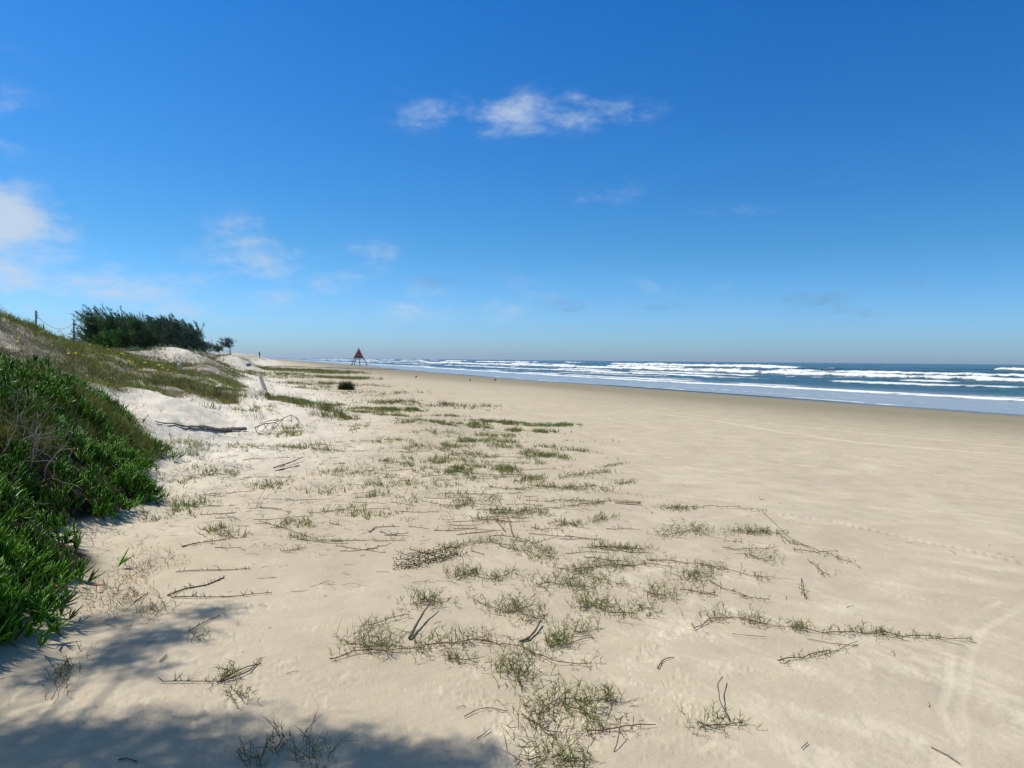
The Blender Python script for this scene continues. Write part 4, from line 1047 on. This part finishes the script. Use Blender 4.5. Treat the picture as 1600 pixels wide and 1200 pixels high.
# ------------------------------------------------------------------ dark round bush on the flat
b_ = hit(541, 609); dep = float(np.dot(b_-CP, np.array(fw))); sz = 21*dep/FPX
r = np.random.RandomState(88); n_ = 2600
root = empty('round_bush', b_); tag(root, 'dark round spiky bush alone on the sand flat before the far tower', 'bush')
u = nrm(r.normal(size=(n_, 3))*np.array([1, 1, .7])+np.array([0, 0, .35])); u[:, 2] = np.abs(u[:, 2])
B = u*sz*.35*r.rand(n_, 1); V, Qd, T = blades(B, u, sz*r.uniform(.30, .62, n_)*(.75+.5*vn(u[:, 0]*3, u[:, 1]*3, 4)), np.full(n_, .012), np.zeros((n_, 3)), 8)
mesh_np('foliage', V, [Qd, T], M_BLADE, parent=root, cols=np.repeat(cmix(r, n_, (.03, .042, .015), (.07, .08, .03)), 5, 0))
paths = [np.stack([np.zeros(3), q*sz*.35]) for q in u[:14]]
tube_obj('stem', paths, [np.array([.012, .008])]*14, M_BARK, parent=root, k=4)

# ------------------------------------------------------------------ flowers
flv = hit(200, 560)
def flower(name, m, size, label, cat, group, p, hstem, seed):
    r = np.random.RandomState(seed); V, Fc = [], []
    np_ = 8
    for k in range(np_):
        a0 = 2*math.pi*k/np_; c, s = math.cos(a0), math.sin(a0); c2, s2 = -s, c
        i = len(V)
        V += [(0, 0, hstem), (c*size*.5+c2*size*.22, s*size*.5+s2*size*.22, hstem+size*.25), (c*size, s*size, hstem+size*.3), (c*size*.5-c2*size*.22, s*size*.5-s2*size*.22, hstem+size*.25)]
        Fc.append((i, i+1, i+2, i+3))
    root = empty(name, p); tag(root, label, cat, group)
    mesh_np('petals', np.array(V), [np.array(Fc)], m, parent=root)
    tube_obj('stalk', [np.array([[0, 0, -.05], [0, 0, hstem]])], [np.array([size*.1, size*.1])], M_STEM, parent=root, k=4, cols=(.08, .12, .03))
    return root
src = None; r = np.random.RandomState(91)
FL = [(122, 536), (133, 535), (147, 538), (151, 540), (155, 541), (139, 542), (164, 547), (168, 547), (172, 549), (115, 562), (126, 568), (129, 558), (150, 558), (143, 564), (173, 562), (184, 564), (189, 562), (175, 568), (187, 568), (200, 567), (209, 569),
      (219, 572), (222, 571), (234, 572), (238, 571), (229, 578), (251, 576), (256, 582), (250, 586), (23, 547), (38, 550), (15, 500), (203, 573), (213, 576), (246, 580), (265, 585), (290, 582), (300, 580), (177, 555), (160, 562), (240, 590), (225, 583), (310, 585), (195, 575), (110, 560), (120, 571)]
for k, (px, py) in enumerate(FL):
    p = hit(px+r.normal()*1.0, py+4)
    if src is None:
        src = flower('yellow_flower', M_YEL, .048, 'small yellow daisy flower open among the green dune plants', 'flower', 'yellow flowers scattered over the dune plants', p, .26, 1)
    else:
        c = src.copy(); col.objects.link(c); c.location = tuple(p)
        sc_ = r.uniform(.75, 1.25); c.scale = (sc_, sc_, sc_); c.rotation_euler = (r.normal()*.3+.3, r.normal()*.3, r.rand()*6)
        for ch in src.children:
            q = ch.copy(); col.objects.link(q); q.parent = c
for (px, py, lb) in [(86, 924, 'small red flower at the lower edge of the ice plants, highest of three'), (98, 942, 'small red flower at the lower edge of the ice plants, lowest of three'), (151, 921, 'small red flower bud nearest the sand at the ice plant edge')]:
    p = hit(px, py+4); flower('red_flower', M_REDP, .022, lb, 'flower', 'red flowers at the edge of the ice plants', p, .05, 3)

# ------------------------------------------------------------------ trees
WIND = np.array([-1.0, 0.15, 0])                        # the sea wind leans everything inland
def tree(name, label, px, depth, base_py, top_py, halfw, seed, nclump=120, per=46, cA=(.022, .045, .02), cB=(.05, .08, .035), group='wind bent trees behind the dunes', lean=.35, loc=None, hgt=None, bl=.85, bw=.045, low=.08, flat=.7):
    r = np.random.RandomState(seed)
    if loc is None:
        xy = at_depth(px, depth); zb = float(H(xy[0], xy[1])); top = zpix(px, top_py, depth); h = top-zb
        hw = halfw*depth/FPX
    else:
        xy = np.array(loc[:2]); zb = float(H(*xy)); h = hgt; hw = halfw
    base = np.array([xy[0], xy[1], zb])
    root = empty(name, base); tag(root, label, 'tree', group)
    m_ = 10; t = np.linspace(0, 1, m_)
    trunk = np.stack([WIND[0]*lean*h*.35*t**2+.03*h*np.sin(t*5+seed), WIND[1]*h*.1*t+.02*h*np.cos(t*4), -.2+(h*.78+.2)*t], 1)
    tr = .030*h*(1-.85*t)+.02
    tube_obj('trunk', [trunk], [tr], M_BARK, parent=root, k=7)
    lp, lr, tips = [], [], []
    for k in range(16):
        j = r.randint(1, m_-1); az = r.rand()*6.28
        d = np.array([math.cos(az), math.sin(az), .55+.6*r.rand()]); q = [trunk[j]]; ln = hw*r.uniform(.55, 1.0)*(1.1-.45*t[j])
        for s_ in range(7):
            d = d+WIND*.10+r.normal(size=3)*.12; d = d/np.linalg.norm(d); q.append(q[-1]+d*ln/7)
        q = np.array(q); lp.append(q); lr.append(np.linspace(tr[j]*.5, .015, 8)); tips += [q[3], q[5], q[7]]
    tube_obj('limb', lp, lr, M_BARK, parent=root, k=4)
    tips = np.array(tips+[trunk[-1], trunk[-2]])
    nclump = int(nclump*2.0)
    c = tips[r.randint(len(tips), size=nclump)] + r.normal(size=(nclump, 3))*np.array([hw*.26, hw*.26, h*.09])
    zf = np.clip(c[:, 2]/h, 0, 1)
    k_ = (zf > low)
    c = c[k_]
    # an uneven outline: pull stray clumps into a leaning dome
    e = ((c[:, 0]+lean*h*.3*zf[k_])/hw)**2+(c[:, 1]/hw)**2+((c[:, 2]-h*.42)/(h*.43))**2
    s_ = np.where(e > 1, r.uniform(.72, 1.22, len(e))/np.sqrt(e), 1)
    c[:, :2] *= s_[:, None]; c[:, 2] = h*.42+(c[:, 2]-h*.42)*s_
    cw = r.uniform(.6, 1.2, len(c))*np.where((e > .7) & (c[:, 2] > h*.55), 1.5, 1.0)
    n_ = len(c)*per
    ax_ = nrm(np.array([WIND*.8+np.array([0, 0, .8])])+r.normal(size=(len(c), 3))*.38)
    tt_ = r.rand(n_, 1)**.8; pl = bl*1.5*np.repeat(cw, per)[:, None]; cd = np.repeat(ax_, per, 0)
    B = np.repeat(c, per, 0)+cd*tt_*pl+r.normal(size=(n_, 3))*bl*.17*(1.15-tt_)
    D = nrm(cd+r.normal(size=(n_, 3))*.42)
    cc = np.repeat(cmix(r, len(c), cA, cB, .38), per, 0)*(1+.15*r.normal(size=(n_, 1))).clip(.5, 1.5)
    V, Qd, T = blades(B, D, bl*.42*r.uniform(.5, 1.1, n_), np.full(n_, bw), np.tile(WIND*.12+np.array([0, 0, -.08]), (n_, 1)), seed)
    mesh_np('crown', V, [Qd, T], M_NEEDLE, parent=root, cols=np.repeat(cc, 5, 0))
    return root
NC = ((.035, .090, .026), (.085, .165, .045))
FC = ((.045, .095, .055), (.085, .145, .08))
GC = ((.05, .13, .018), (.10, .21, .03))
tree('casuarina_tree', 'tallest dark casuarina at the left end of the grove, tips bent inland', 166, 78, 552, 494, 22, 11, 170, 50, *NC)
tree('casuarina_tree', 'dark casuarina second from the left in the near grove', 196, 76, 552, 497, 25, 12, 170, 50, *NC)
tree('casuarina_tree', 'dark casuarina at the right end of the near grove, lower than its neighbours', 224, 80, 552, 506, 24, 13, 160, 50, *NC)
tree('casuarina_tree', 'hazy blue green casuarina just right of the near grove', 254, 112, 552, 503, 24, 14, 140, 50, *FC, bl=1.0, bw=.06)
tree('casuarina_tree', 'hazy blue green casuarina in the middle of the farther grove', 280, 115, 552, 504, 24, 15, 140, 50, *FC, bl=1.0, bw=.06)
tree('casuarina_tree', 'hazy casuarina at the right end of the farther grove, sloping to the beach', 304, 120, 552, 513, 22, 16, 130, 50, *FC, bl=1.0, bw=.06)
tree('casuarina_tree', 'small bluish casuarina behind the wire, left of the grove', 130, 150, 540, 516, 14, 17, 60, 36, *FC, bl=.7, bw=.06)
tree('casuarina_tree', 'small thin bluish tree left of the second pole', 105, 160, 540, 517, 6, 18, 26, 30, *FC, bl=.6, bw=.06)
tree('lone_tree', 'small flat topped tree standing alone on the dune end by the beach', 359, 170, 549, 528, 15, 19, 80, 40, (.035, .05, .035), (.055, .075, .05), group='trees', lean=.2, bl=.5, bw=.05, low=.38)
tree('shrub_tree', 'bright green bushy shrub at the foot of the near grove', 196, 66, 556, 524, 30, 21, 130, 50, *GC, bl=.35, low=.0, lean=.1)
tree('shrub_tree', 'bright green bushy shrub at the left foot of the grove, behind the flowers', 172, 64, 556, 529, 20, 22, 110, 50, *GC, bl=.35, low=.0, lean=.1)
tree('shrub_tree', 'dark green shrub between the grove and the pale dune', 236, 66, 556, 526, 24, 23, 120, 50, (.025, .055, .015), (.05, .09, .025), bl=.35, low=.0, lean=.1)
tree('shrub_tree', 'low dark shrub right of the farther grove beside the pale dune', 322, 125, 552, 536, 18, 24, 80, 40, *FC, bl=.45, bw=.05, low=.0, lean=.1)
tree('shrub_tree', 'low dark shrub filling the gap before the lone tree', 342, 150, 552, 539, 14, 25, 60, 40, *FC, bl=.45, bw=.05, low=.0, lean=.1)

# the tree outside the frame whose shadow falls on the near sand
def shade_tree():
    r = np.random.RandomState(500)
    spots = []      # shadow centres on the sand and how wide they spread
    for (px, py, a, n_) in [(200, 965, .14, 4), (240, 1000, .18, 9), (180, 1020, .16, 6), (315, 957, .12, 4), (140, 975, .14, 3), (235, 1050, .08, 2), (60, 1060, .14, 5), (15, 1030, .14, 4),
                           (60, 1160, .16, 5), (150, 1158, .16, 7), (220, 1175, .14, 7), (285, 1165, .12, 6), (350, 1190, .10, 3), (430, 1168, .10, 5), (500, 1160, .10, 5), (580, 1170, .09, 4), (635, 1183, .08, 4), (690, 1187, .08, 3), (740, 1197, .06, 3), (370, 1118, .04, 2), (20,1140,.14,3),
                           (0, 1190, .2, 5), (200, 1240, .3, 12), (400, 1250, .3, 12), (600, 1240, .25, 12), (100, 1290, .5, 24), (300, 1330, .5, 24), (520, 1330, .5, 24), (720, 1290, .3, 14)]:
        p = hit(px, py)
        for _ in range(n_):
            spots.append(p+np.array([r.normal()*a*.6, r.normal()*a*.6, 0]))
    spots = np.array(spots)
    hz = r.uniform(4.7, 5.6, len(spots))
    c = spots+SD[None]/SD[2]*hz[:, None]
    tb = c[:, :2].mean(0)+np.array([-2.2, -0.8]); base = np.array([tb[0], tb[1], float(H(*tb))])
    extra = base+np.array([0, 0, 6.2])+r.normal(size=(150, 3))*np.array([1.5, 1.5, .9])
    # keep the sunlit sand sunlit: extra clumps may only shade ground outside the picture
    g_ = extra-SD[None]/SD[2]*extra[:, 2:3]; rel = g_-CP; d_ = rel@np.array(fw)
    sxp = 800+FPX*(rel@np.array(rt))/np.maximum(d_, .01)
    extra = extra[(sxp < -150) | (d_ < .8)]
    c = np.concatenate([c, extra])
    root = empty('shade_tree', base); tag(root, 'tree beside the photographer whose dappled shade falls on the near sand', 'tree')
    t = np.linspace(0, 1, 10)
    trunk = np.stack([.5*t**2, .2*t, -.3+6.0*t], 1)
    tube_obj('trunk', [trunk], [.16*(1-.7*t)], M_BARK, parent=root, k=8)
    lp, lr = [], []
    cc_ = c[r.choice(len(c), 34)]-base
    for q in cc_:
        j = r.randint(4, 9); s0 = trunk[j]; u_ = np.linspace(0, 1, 8)[:, None]
        lp.append(s0+(q-s0)*u_+np.array([0, 0, .35])*np.sin(u_*math.pi)); lr.append(np.linspace(.025, .006, 8))
    tube_obj('limb', lp, lr, M_BARK, parent=root, k=5)
    per = 64; n_ = len(c)*per
    B = np.repeat(c-base, per, 0)+r.normal(size=(n_, 3))*.075
    D = nrm(r.normal(size=(n_, 3))+np.array([-.4, 0, .4]))
    V, Qd, T = blades(B, D, r.uniform(.08, .2, n_), np.full(n_, .010), np.zeros((n_, 3)), 3)
    mesh_np('crown', V, [Qd, T], M_NEEDLE, parent=root, cols=np.repeat(cmix(r, n_, *NC), 5, 0))
shade_tree()

# ------------------------------------------------------------------ utility poles and cables
tops = []
def pole(label, px, depth, top_py, w_, cross=True):
    xy = at_depth(px, depth); zb = float(H(*xy)); zt = zpix(px, top_py, depth); b_ = np.array([xy[0], xy[1], zb])
    root = empty('utility_pole', b_); tag(root, label, 'pole', 'utility poles behind the dune ridge')
    tube_obj('shaft', [np.array([[0, 0, -.3], [0, 0, (zt-zb)*.5], [0, 0, zt-zb]])], [np.array([w_, w_*.9, w_*.75])], M_POLE, parent=root, k=8)
    if cross:
        for k in range(3):
            tube_obj('insulator', [np.array([[w_*.7, 0, zt-zb-.3-.28*k], [w_*.7+.12, 0, zt-zb-.3-.28*k], [w_*.7+.12, 0, zt-zb-.18-.28*k]])], [np.array([.03, .04, .05])], M_POLE, parent=root, k=6)
    return np.array([xy[0], xy[1], zt])
p1 = pole('tall dark utility pole at far left above the grassy ridge', 57, 78, 485, .11)
p2 = pole('dark utility pole just left of the small bluish tree', 116, 110, 500, .13)
p3 = pole('short far pole top showing between the two taller poles', 68.5, 150, 507, .12, False)
def cable(label, a_, b_, sag, rad=.03):
    t = np.linspace(0, 1, 24); q = a_+(b_-a_)*t[:, None]; q[:, 2] -= 4*sag*t*(1-t)
    o = tube_obj('cable', [q-a_], [np.full(24, rad)], M_WIRE, k=5); o.location = tuple(a_); tag(o, label, 'cable', 'cables between the utility poles')
cable('slack dark cable sagging between the two nearest poles', p1+[0, 0, -.5], p2+[0, 0, -.4], 1.25, .022)
p4 = np.array([*at_depth(150, 150), zpix(150, 519, 150)])
cable('upper thin cable running from the second pole into the trees', p2+[0, 0, -.4], p4, .8, .02)
cable('lower thin cable running from the second pole into the trees', p2+[0, 0, -.9], p4+[0, 0, -.3], 1.0, .02)

# ------------------------------------------------------------------ lifeguard tower
def lifeguard_tower():
    b_ = hit(560.5, 570.6); dep = float(np.dot(b_-CP, np.array(fw))); u = dep/FPX
    xy = b_
    root = empty('lifeguard_tower', b_, -YAW-.30); tag(root, 'red triangular lifeguard tower on splayed legs at the far waterline', 'lifeguard tower')
    Mr = mat('faded_red_board', (.42, .10, .085), .7, noise=(1.5, .3)); Mp = mat('deep_red_rail', (.24, .055, .05), .7, noise=(1.5, .3)); Ml = mat('dark_red_leg', (.13, .06, .05), .7, noise=(2, .3))
    Mo = mat('orange_mark', (.55, .13, .07), .6); Mg = mat('grey_cap', (.09, .10, .10), .6)
    fz = 11.5*u; hw = 5.7*u; top = 25*u; hd = 1.5
    # cabin: steep gable tapering to the ridge
    V = np.array([[-hw, -hd, fz], [hw, -hd, fz], [hw, hd, fz], [-hw, hd, fz], [-.35*u, -.4, top], [.35*u, -.4, top], [.35*u, .4, top], [-.35*u, .4, top]])
    Fc = np.array([[0, 1, 5, 4], [1, 2, 6, 5], [2, 3, 7, 6], [3, 0, 4, 7], [4, 5, 6, 7], [3, 2, 1, 0]])
    mesh_np('cabin', V, [Fc], Mr, parent=root)
    for k in range(5):      # cladding boards standing proud on the front
        z0 = fz+(top-fz)*(k*.16+.02); f = (z0-fz)/(top-fz); wv_ = hw*(1-f)*.93; yv = -(hd+(.4-hd)*f)-.05
        mesh_np('board', np.array([[-wv_, yv, z0], [wv_, yv, z0], [wv_, yv, z0+.08], [-wv_, yv, z0+.08], [-wv_, yv+.06, z0], [wv_, yv+.06, z0], [wv_, yv+.06, z0+.08], [-wv_, yv+.06, z0+.08]]), [np.array([[0, 1, 2, 3], [4, 7, 6, 5], [0, 4, 5, 1], [3, 2, 6, 7], [0, 3, 7, 4], [1, 5, 6, 2]])], Ml, parent=root)
    f = .45; yv = -(hd+(.4-hd)*f)-.07; zc_ = fz+(top-fz)*f
    mesh_np('sign', np.array([[-.30, yv, zc_-.2], [.30, yv, zc_-.2], [.30, yv+.05*0-.02, zc_+.25], [-.30, yv-.02, zc_+.25], [-.3, yv+.05, zc_-.2], [.3, yv+.05, zc_-.2], [.3, yv+.05, zc_+.25], [-.3, yv+.05, zc_+.25]]), [np.array([[0, 1, 2, 3], [0, 4, 5, 1], [3, 2, 6, 7], [0, 3, 7, 4], [1, 5, 6, 2]])], Mo, parent=root)
    mesh_np('platform', np.array([[-hw*1.45, -hd*1.15, fz-.22], [hw*1.12, -hd*1.15, fz-.22], [hw*1.12, hd*1.15, fz-.22], [-hw*1.45, hd*1.15, fz-.22], [-hw*1.45, -hd*1.15, fz-.003], [hw*1.12, -hd*1.15, fz-.003], [hw*1.12, hd*1.15, fz-.003], [-hw*1.45, hd*1.15, fz-.003]]),
            [np.array([[3, 2, 1, 0], [4, 5, 6, 7], [0, 1, 5, 4], [1, 2, 6, 5], [2, 3, 7, 6], [3, 0, 4, 7]])], Ml, parent=root)
    for (x0, y0, x1, y1) in [(-hw*.75, -hd, -8.2*u, -hd*1.5), (hw*.6, -hd, 6.6*u, -hd*1.5), (-hw*1.3, hd, -12.3*u, hd*1.5), (hw*1.0, hd, 10.6*u, hd*1.5)]:
        lg = tube_obj('leg', [np.array([[x1, y1, -.3], [(x0+x1)/2, (y0+y1)/2, fz/2], [x0, y0, fz-.2]])], [np.array([.17, .16, .15])], Ml, parent=root, k=6)
        tube_obj('foot_block', [np.array([[x1, y1, -.1], [x1, y1, .55]])], [np.array([.24, .22])], Ml, parent=lg, k=6)
    tube_obj('flag_arm', [np.array([[.4, -.2, top-2.9*u-.0], [5.2*u, -.2, top-3.4*u]])], [np.array([.06, .06])], Mg, parent=root, k=5)
    tube_obj('ridge_cap', [np.array([[0, 0, top-.8], [0, 0, top+2.2*u]])], [np.array([.36, .18])], Mg, parent=root, k=6)
    for sgn in (-1, 1):
        tube_obj('corner_post', [np.array([[sgn*hw, -hd-.02, fz], [sgn*.3*u, -.42, top]])], [np.array([.07, .05])], Mg, parent=root, k=5)
    tube_obj('handrail', [np.array([[-hw*1.45, hd, fz], [-hw*1.35, hd, fz+1.0], [-hw*.5, hd*.5, top*.9]])], [np.array([.03, .03, .02])], Mp, parent=root, k=5)  # handrail in a deeper red than the cabin
lifeguard_tower()

# ------------------------------------------------------------------ small things far along the beach
def bird(label, px, py, s):
    p = hit(px, py); p[2] = max(p[2], SEA_Z+.02); r = np.random.RandomState(int(px))
    root = empty('seabird', p, r.rand()*6); tag(root, label, 'bird', 'dark birds standing on the wet sand')
    x_ = np.array([-.20, -.14, -.05, .05, .12, .16, .19, .23, .26, .34])*s; z_ = np.array([.16, .17, .19, .20, .23, .29, .33, .34, .335, .325])*s
    rr = np.array([.006, .03, .07, .075, .055, .03, .035, .032, .015, .003])*s
    tube_obj('body', [np.stack([x_, x_*0, z_], 1)], [rr], mat('dark_feather', (.04, .04, .042), .7, noise=(30, .3)), parent=root, k=8)
    for sg in (-1, 1): tube_obj('leg', [np.array([[0, sg*.025*s, .16*s], [.01*s, sg*.03*s, .0], [.05*s, sg*.03*s, .0]])], [np.array([.008, .007, .006])*s], M_WIRE, parent=root, k=4)
bird('dark seabird standing in the shallow wash, furthest right of the birds', 933, 595, 1.0)
bird('small dark bird on the damp sand, right one of a pair', 773, 596, 0.9)
bird('small dark bird on the damp sand, left one of a pair', 735, 596, 0.8)
bird('tiny dark bird far up the beach near the tower', 650, 591, .8)
def person(label, px, py, h):
    p = hit(px, py); root = empty('person', p, 1.0); tag(root, label, 'person', 'distant people on the beach')
    me = bpy.data.meshes.new('body')
    vs = [(0, 0, .52), (0, 0, .66), (0, 0, .80), (0, 0, .86), (0, 0, .95), (.06, 0, .50), (.075, .03, .27), (.085, 0, .02), (-.06, 0, .50), (-.075, -.05, .27), (-.08, -.02, .02), (.10, 0, .79), (.14, 0, .62), (.13, .04, .48), (-.10, 0, .79), (-.14, 0, .62), (-.13, .04, .48)]
    ed = [(0, 1), (1, 2), (2, 3), (3, 4), (0, 5), (5, 6), (6, 7), (0, 8), (8, 9), (9, 10), (2, 11), (11, 12), (12, 13), (2, 14), (14, 15), (15, 16)]
    me.from_pydata([(a*h, b*h, c*h) for a, b, c in vs], ed, [])
    me.materials.append(mat('far_clothing', (.10, .09, .10), .8, noise=(3, .3)))
    o = bpy.data.objects.new('body', me); col.objects.link(o); o.parent = root
    md_ = o.modifiers.new('skin', 'SKIN'); rad = [.075, .07, .085, .035, .055, .05, .035, .025, .05, .035, .025, .035, .028, .022, .035, .028, .022]
    for v, q in zip(me.skin_vertices[0].data, rad): v.radius = (q*h, q*h)
    me.skin_vertices[0].data[0].use_root = True
    s_ = o.modifiers.new('sub', 'SUBSURF'); s_.levels = 1; s_.render_levels = 1
person('tiny far figure standing on the beach, right one of the two', 433, 560.2, 1.75)
person('tiny far figure standing near the dune end, left one of the two', 405.5, 560.5, 1.75)

# drainage creek crossing the far beach, bank shade painted into its dark colour
t = np.linspace(0, 1, 90)
cen = np.array([hit(x_, y_)[:2] for x_, y_ in [(385, 571.5), (430, 572.5), (480, 574), (530, 575.5), (570, 577), (600, 577.5), (620, 577.6)]])
tt = np.linspace(0, 1, len(cen)); cx = np.interp(t, tt, cen[:, 0]); cy = np.interp(t, tt, cen[:, 1])
wd = 1.3*(1-t)**.5*(1+.4*fbm(t*14, t*0, 3, 3))+.12
Lf = np.stack([cx, cy-wd], 1); Rt = np.stack([cx, cy+wd], 1)
V = np.concatenate([np.column_stack([Lf, H(Lf[:, 0], Lf[:, 1])+.05]), np.column_stack([Rt, H(Rt[:, 0], Rt[:, 1])+.12])])
i = np.arange(89)
o = mesh_np('creek', V, [np.stack([i, i+1, i+91, i+90], 1)], mat('wet_sand_bank_shade', (.035, .032, .026), .5), smooth=True)
tag(o, kind='structure')

# thin sea air: one closed box of even density round the whole beach
def box(name, x0, x1, y0, y1, z0, z1, m):
    V = [(x, y, z) for z in (z0, z1) for (x, y) in ((x0, y0), (x1, y0), (x1, y1), (x0, y1))]
    return mesh_np(name, np.array(V), [np.array([[3, 2, 1, 0], [4, 5, 6, 7], [0, 1, 5, 4], [1, 2, 6, 5], [2, 3, 7, 6], [3, 0, 4, 7]])], m)
mh = bpy.data.materials.new('sea_air'); mh.use_nodes = True
for q in list(mh.node_tree.nodes):
    if q.type != 'OUTPUT_MATERIAL': mh.node_tree.nodes.remove(q)
pv = mh.node_tree.nodes.new('ShaderNodeVolumePrincipled')
pv.inputs['Color'].default_value = (.80, .90, 1.0, 1); pv.inputs['Density'].default_value = HAZE; pv.inputs['Anisotropy'].default_value = 0.2
mh.node_tree.links.new(pv.outputs[0], [q for q in mh.node_tree.nodes if q.type == 'OUTPUT_MATERIAL'][0].inputs['Volume'])
tag(box('haze', -61000, 61000, -61000, 61000, -60, 22, mh), kind='stuff')
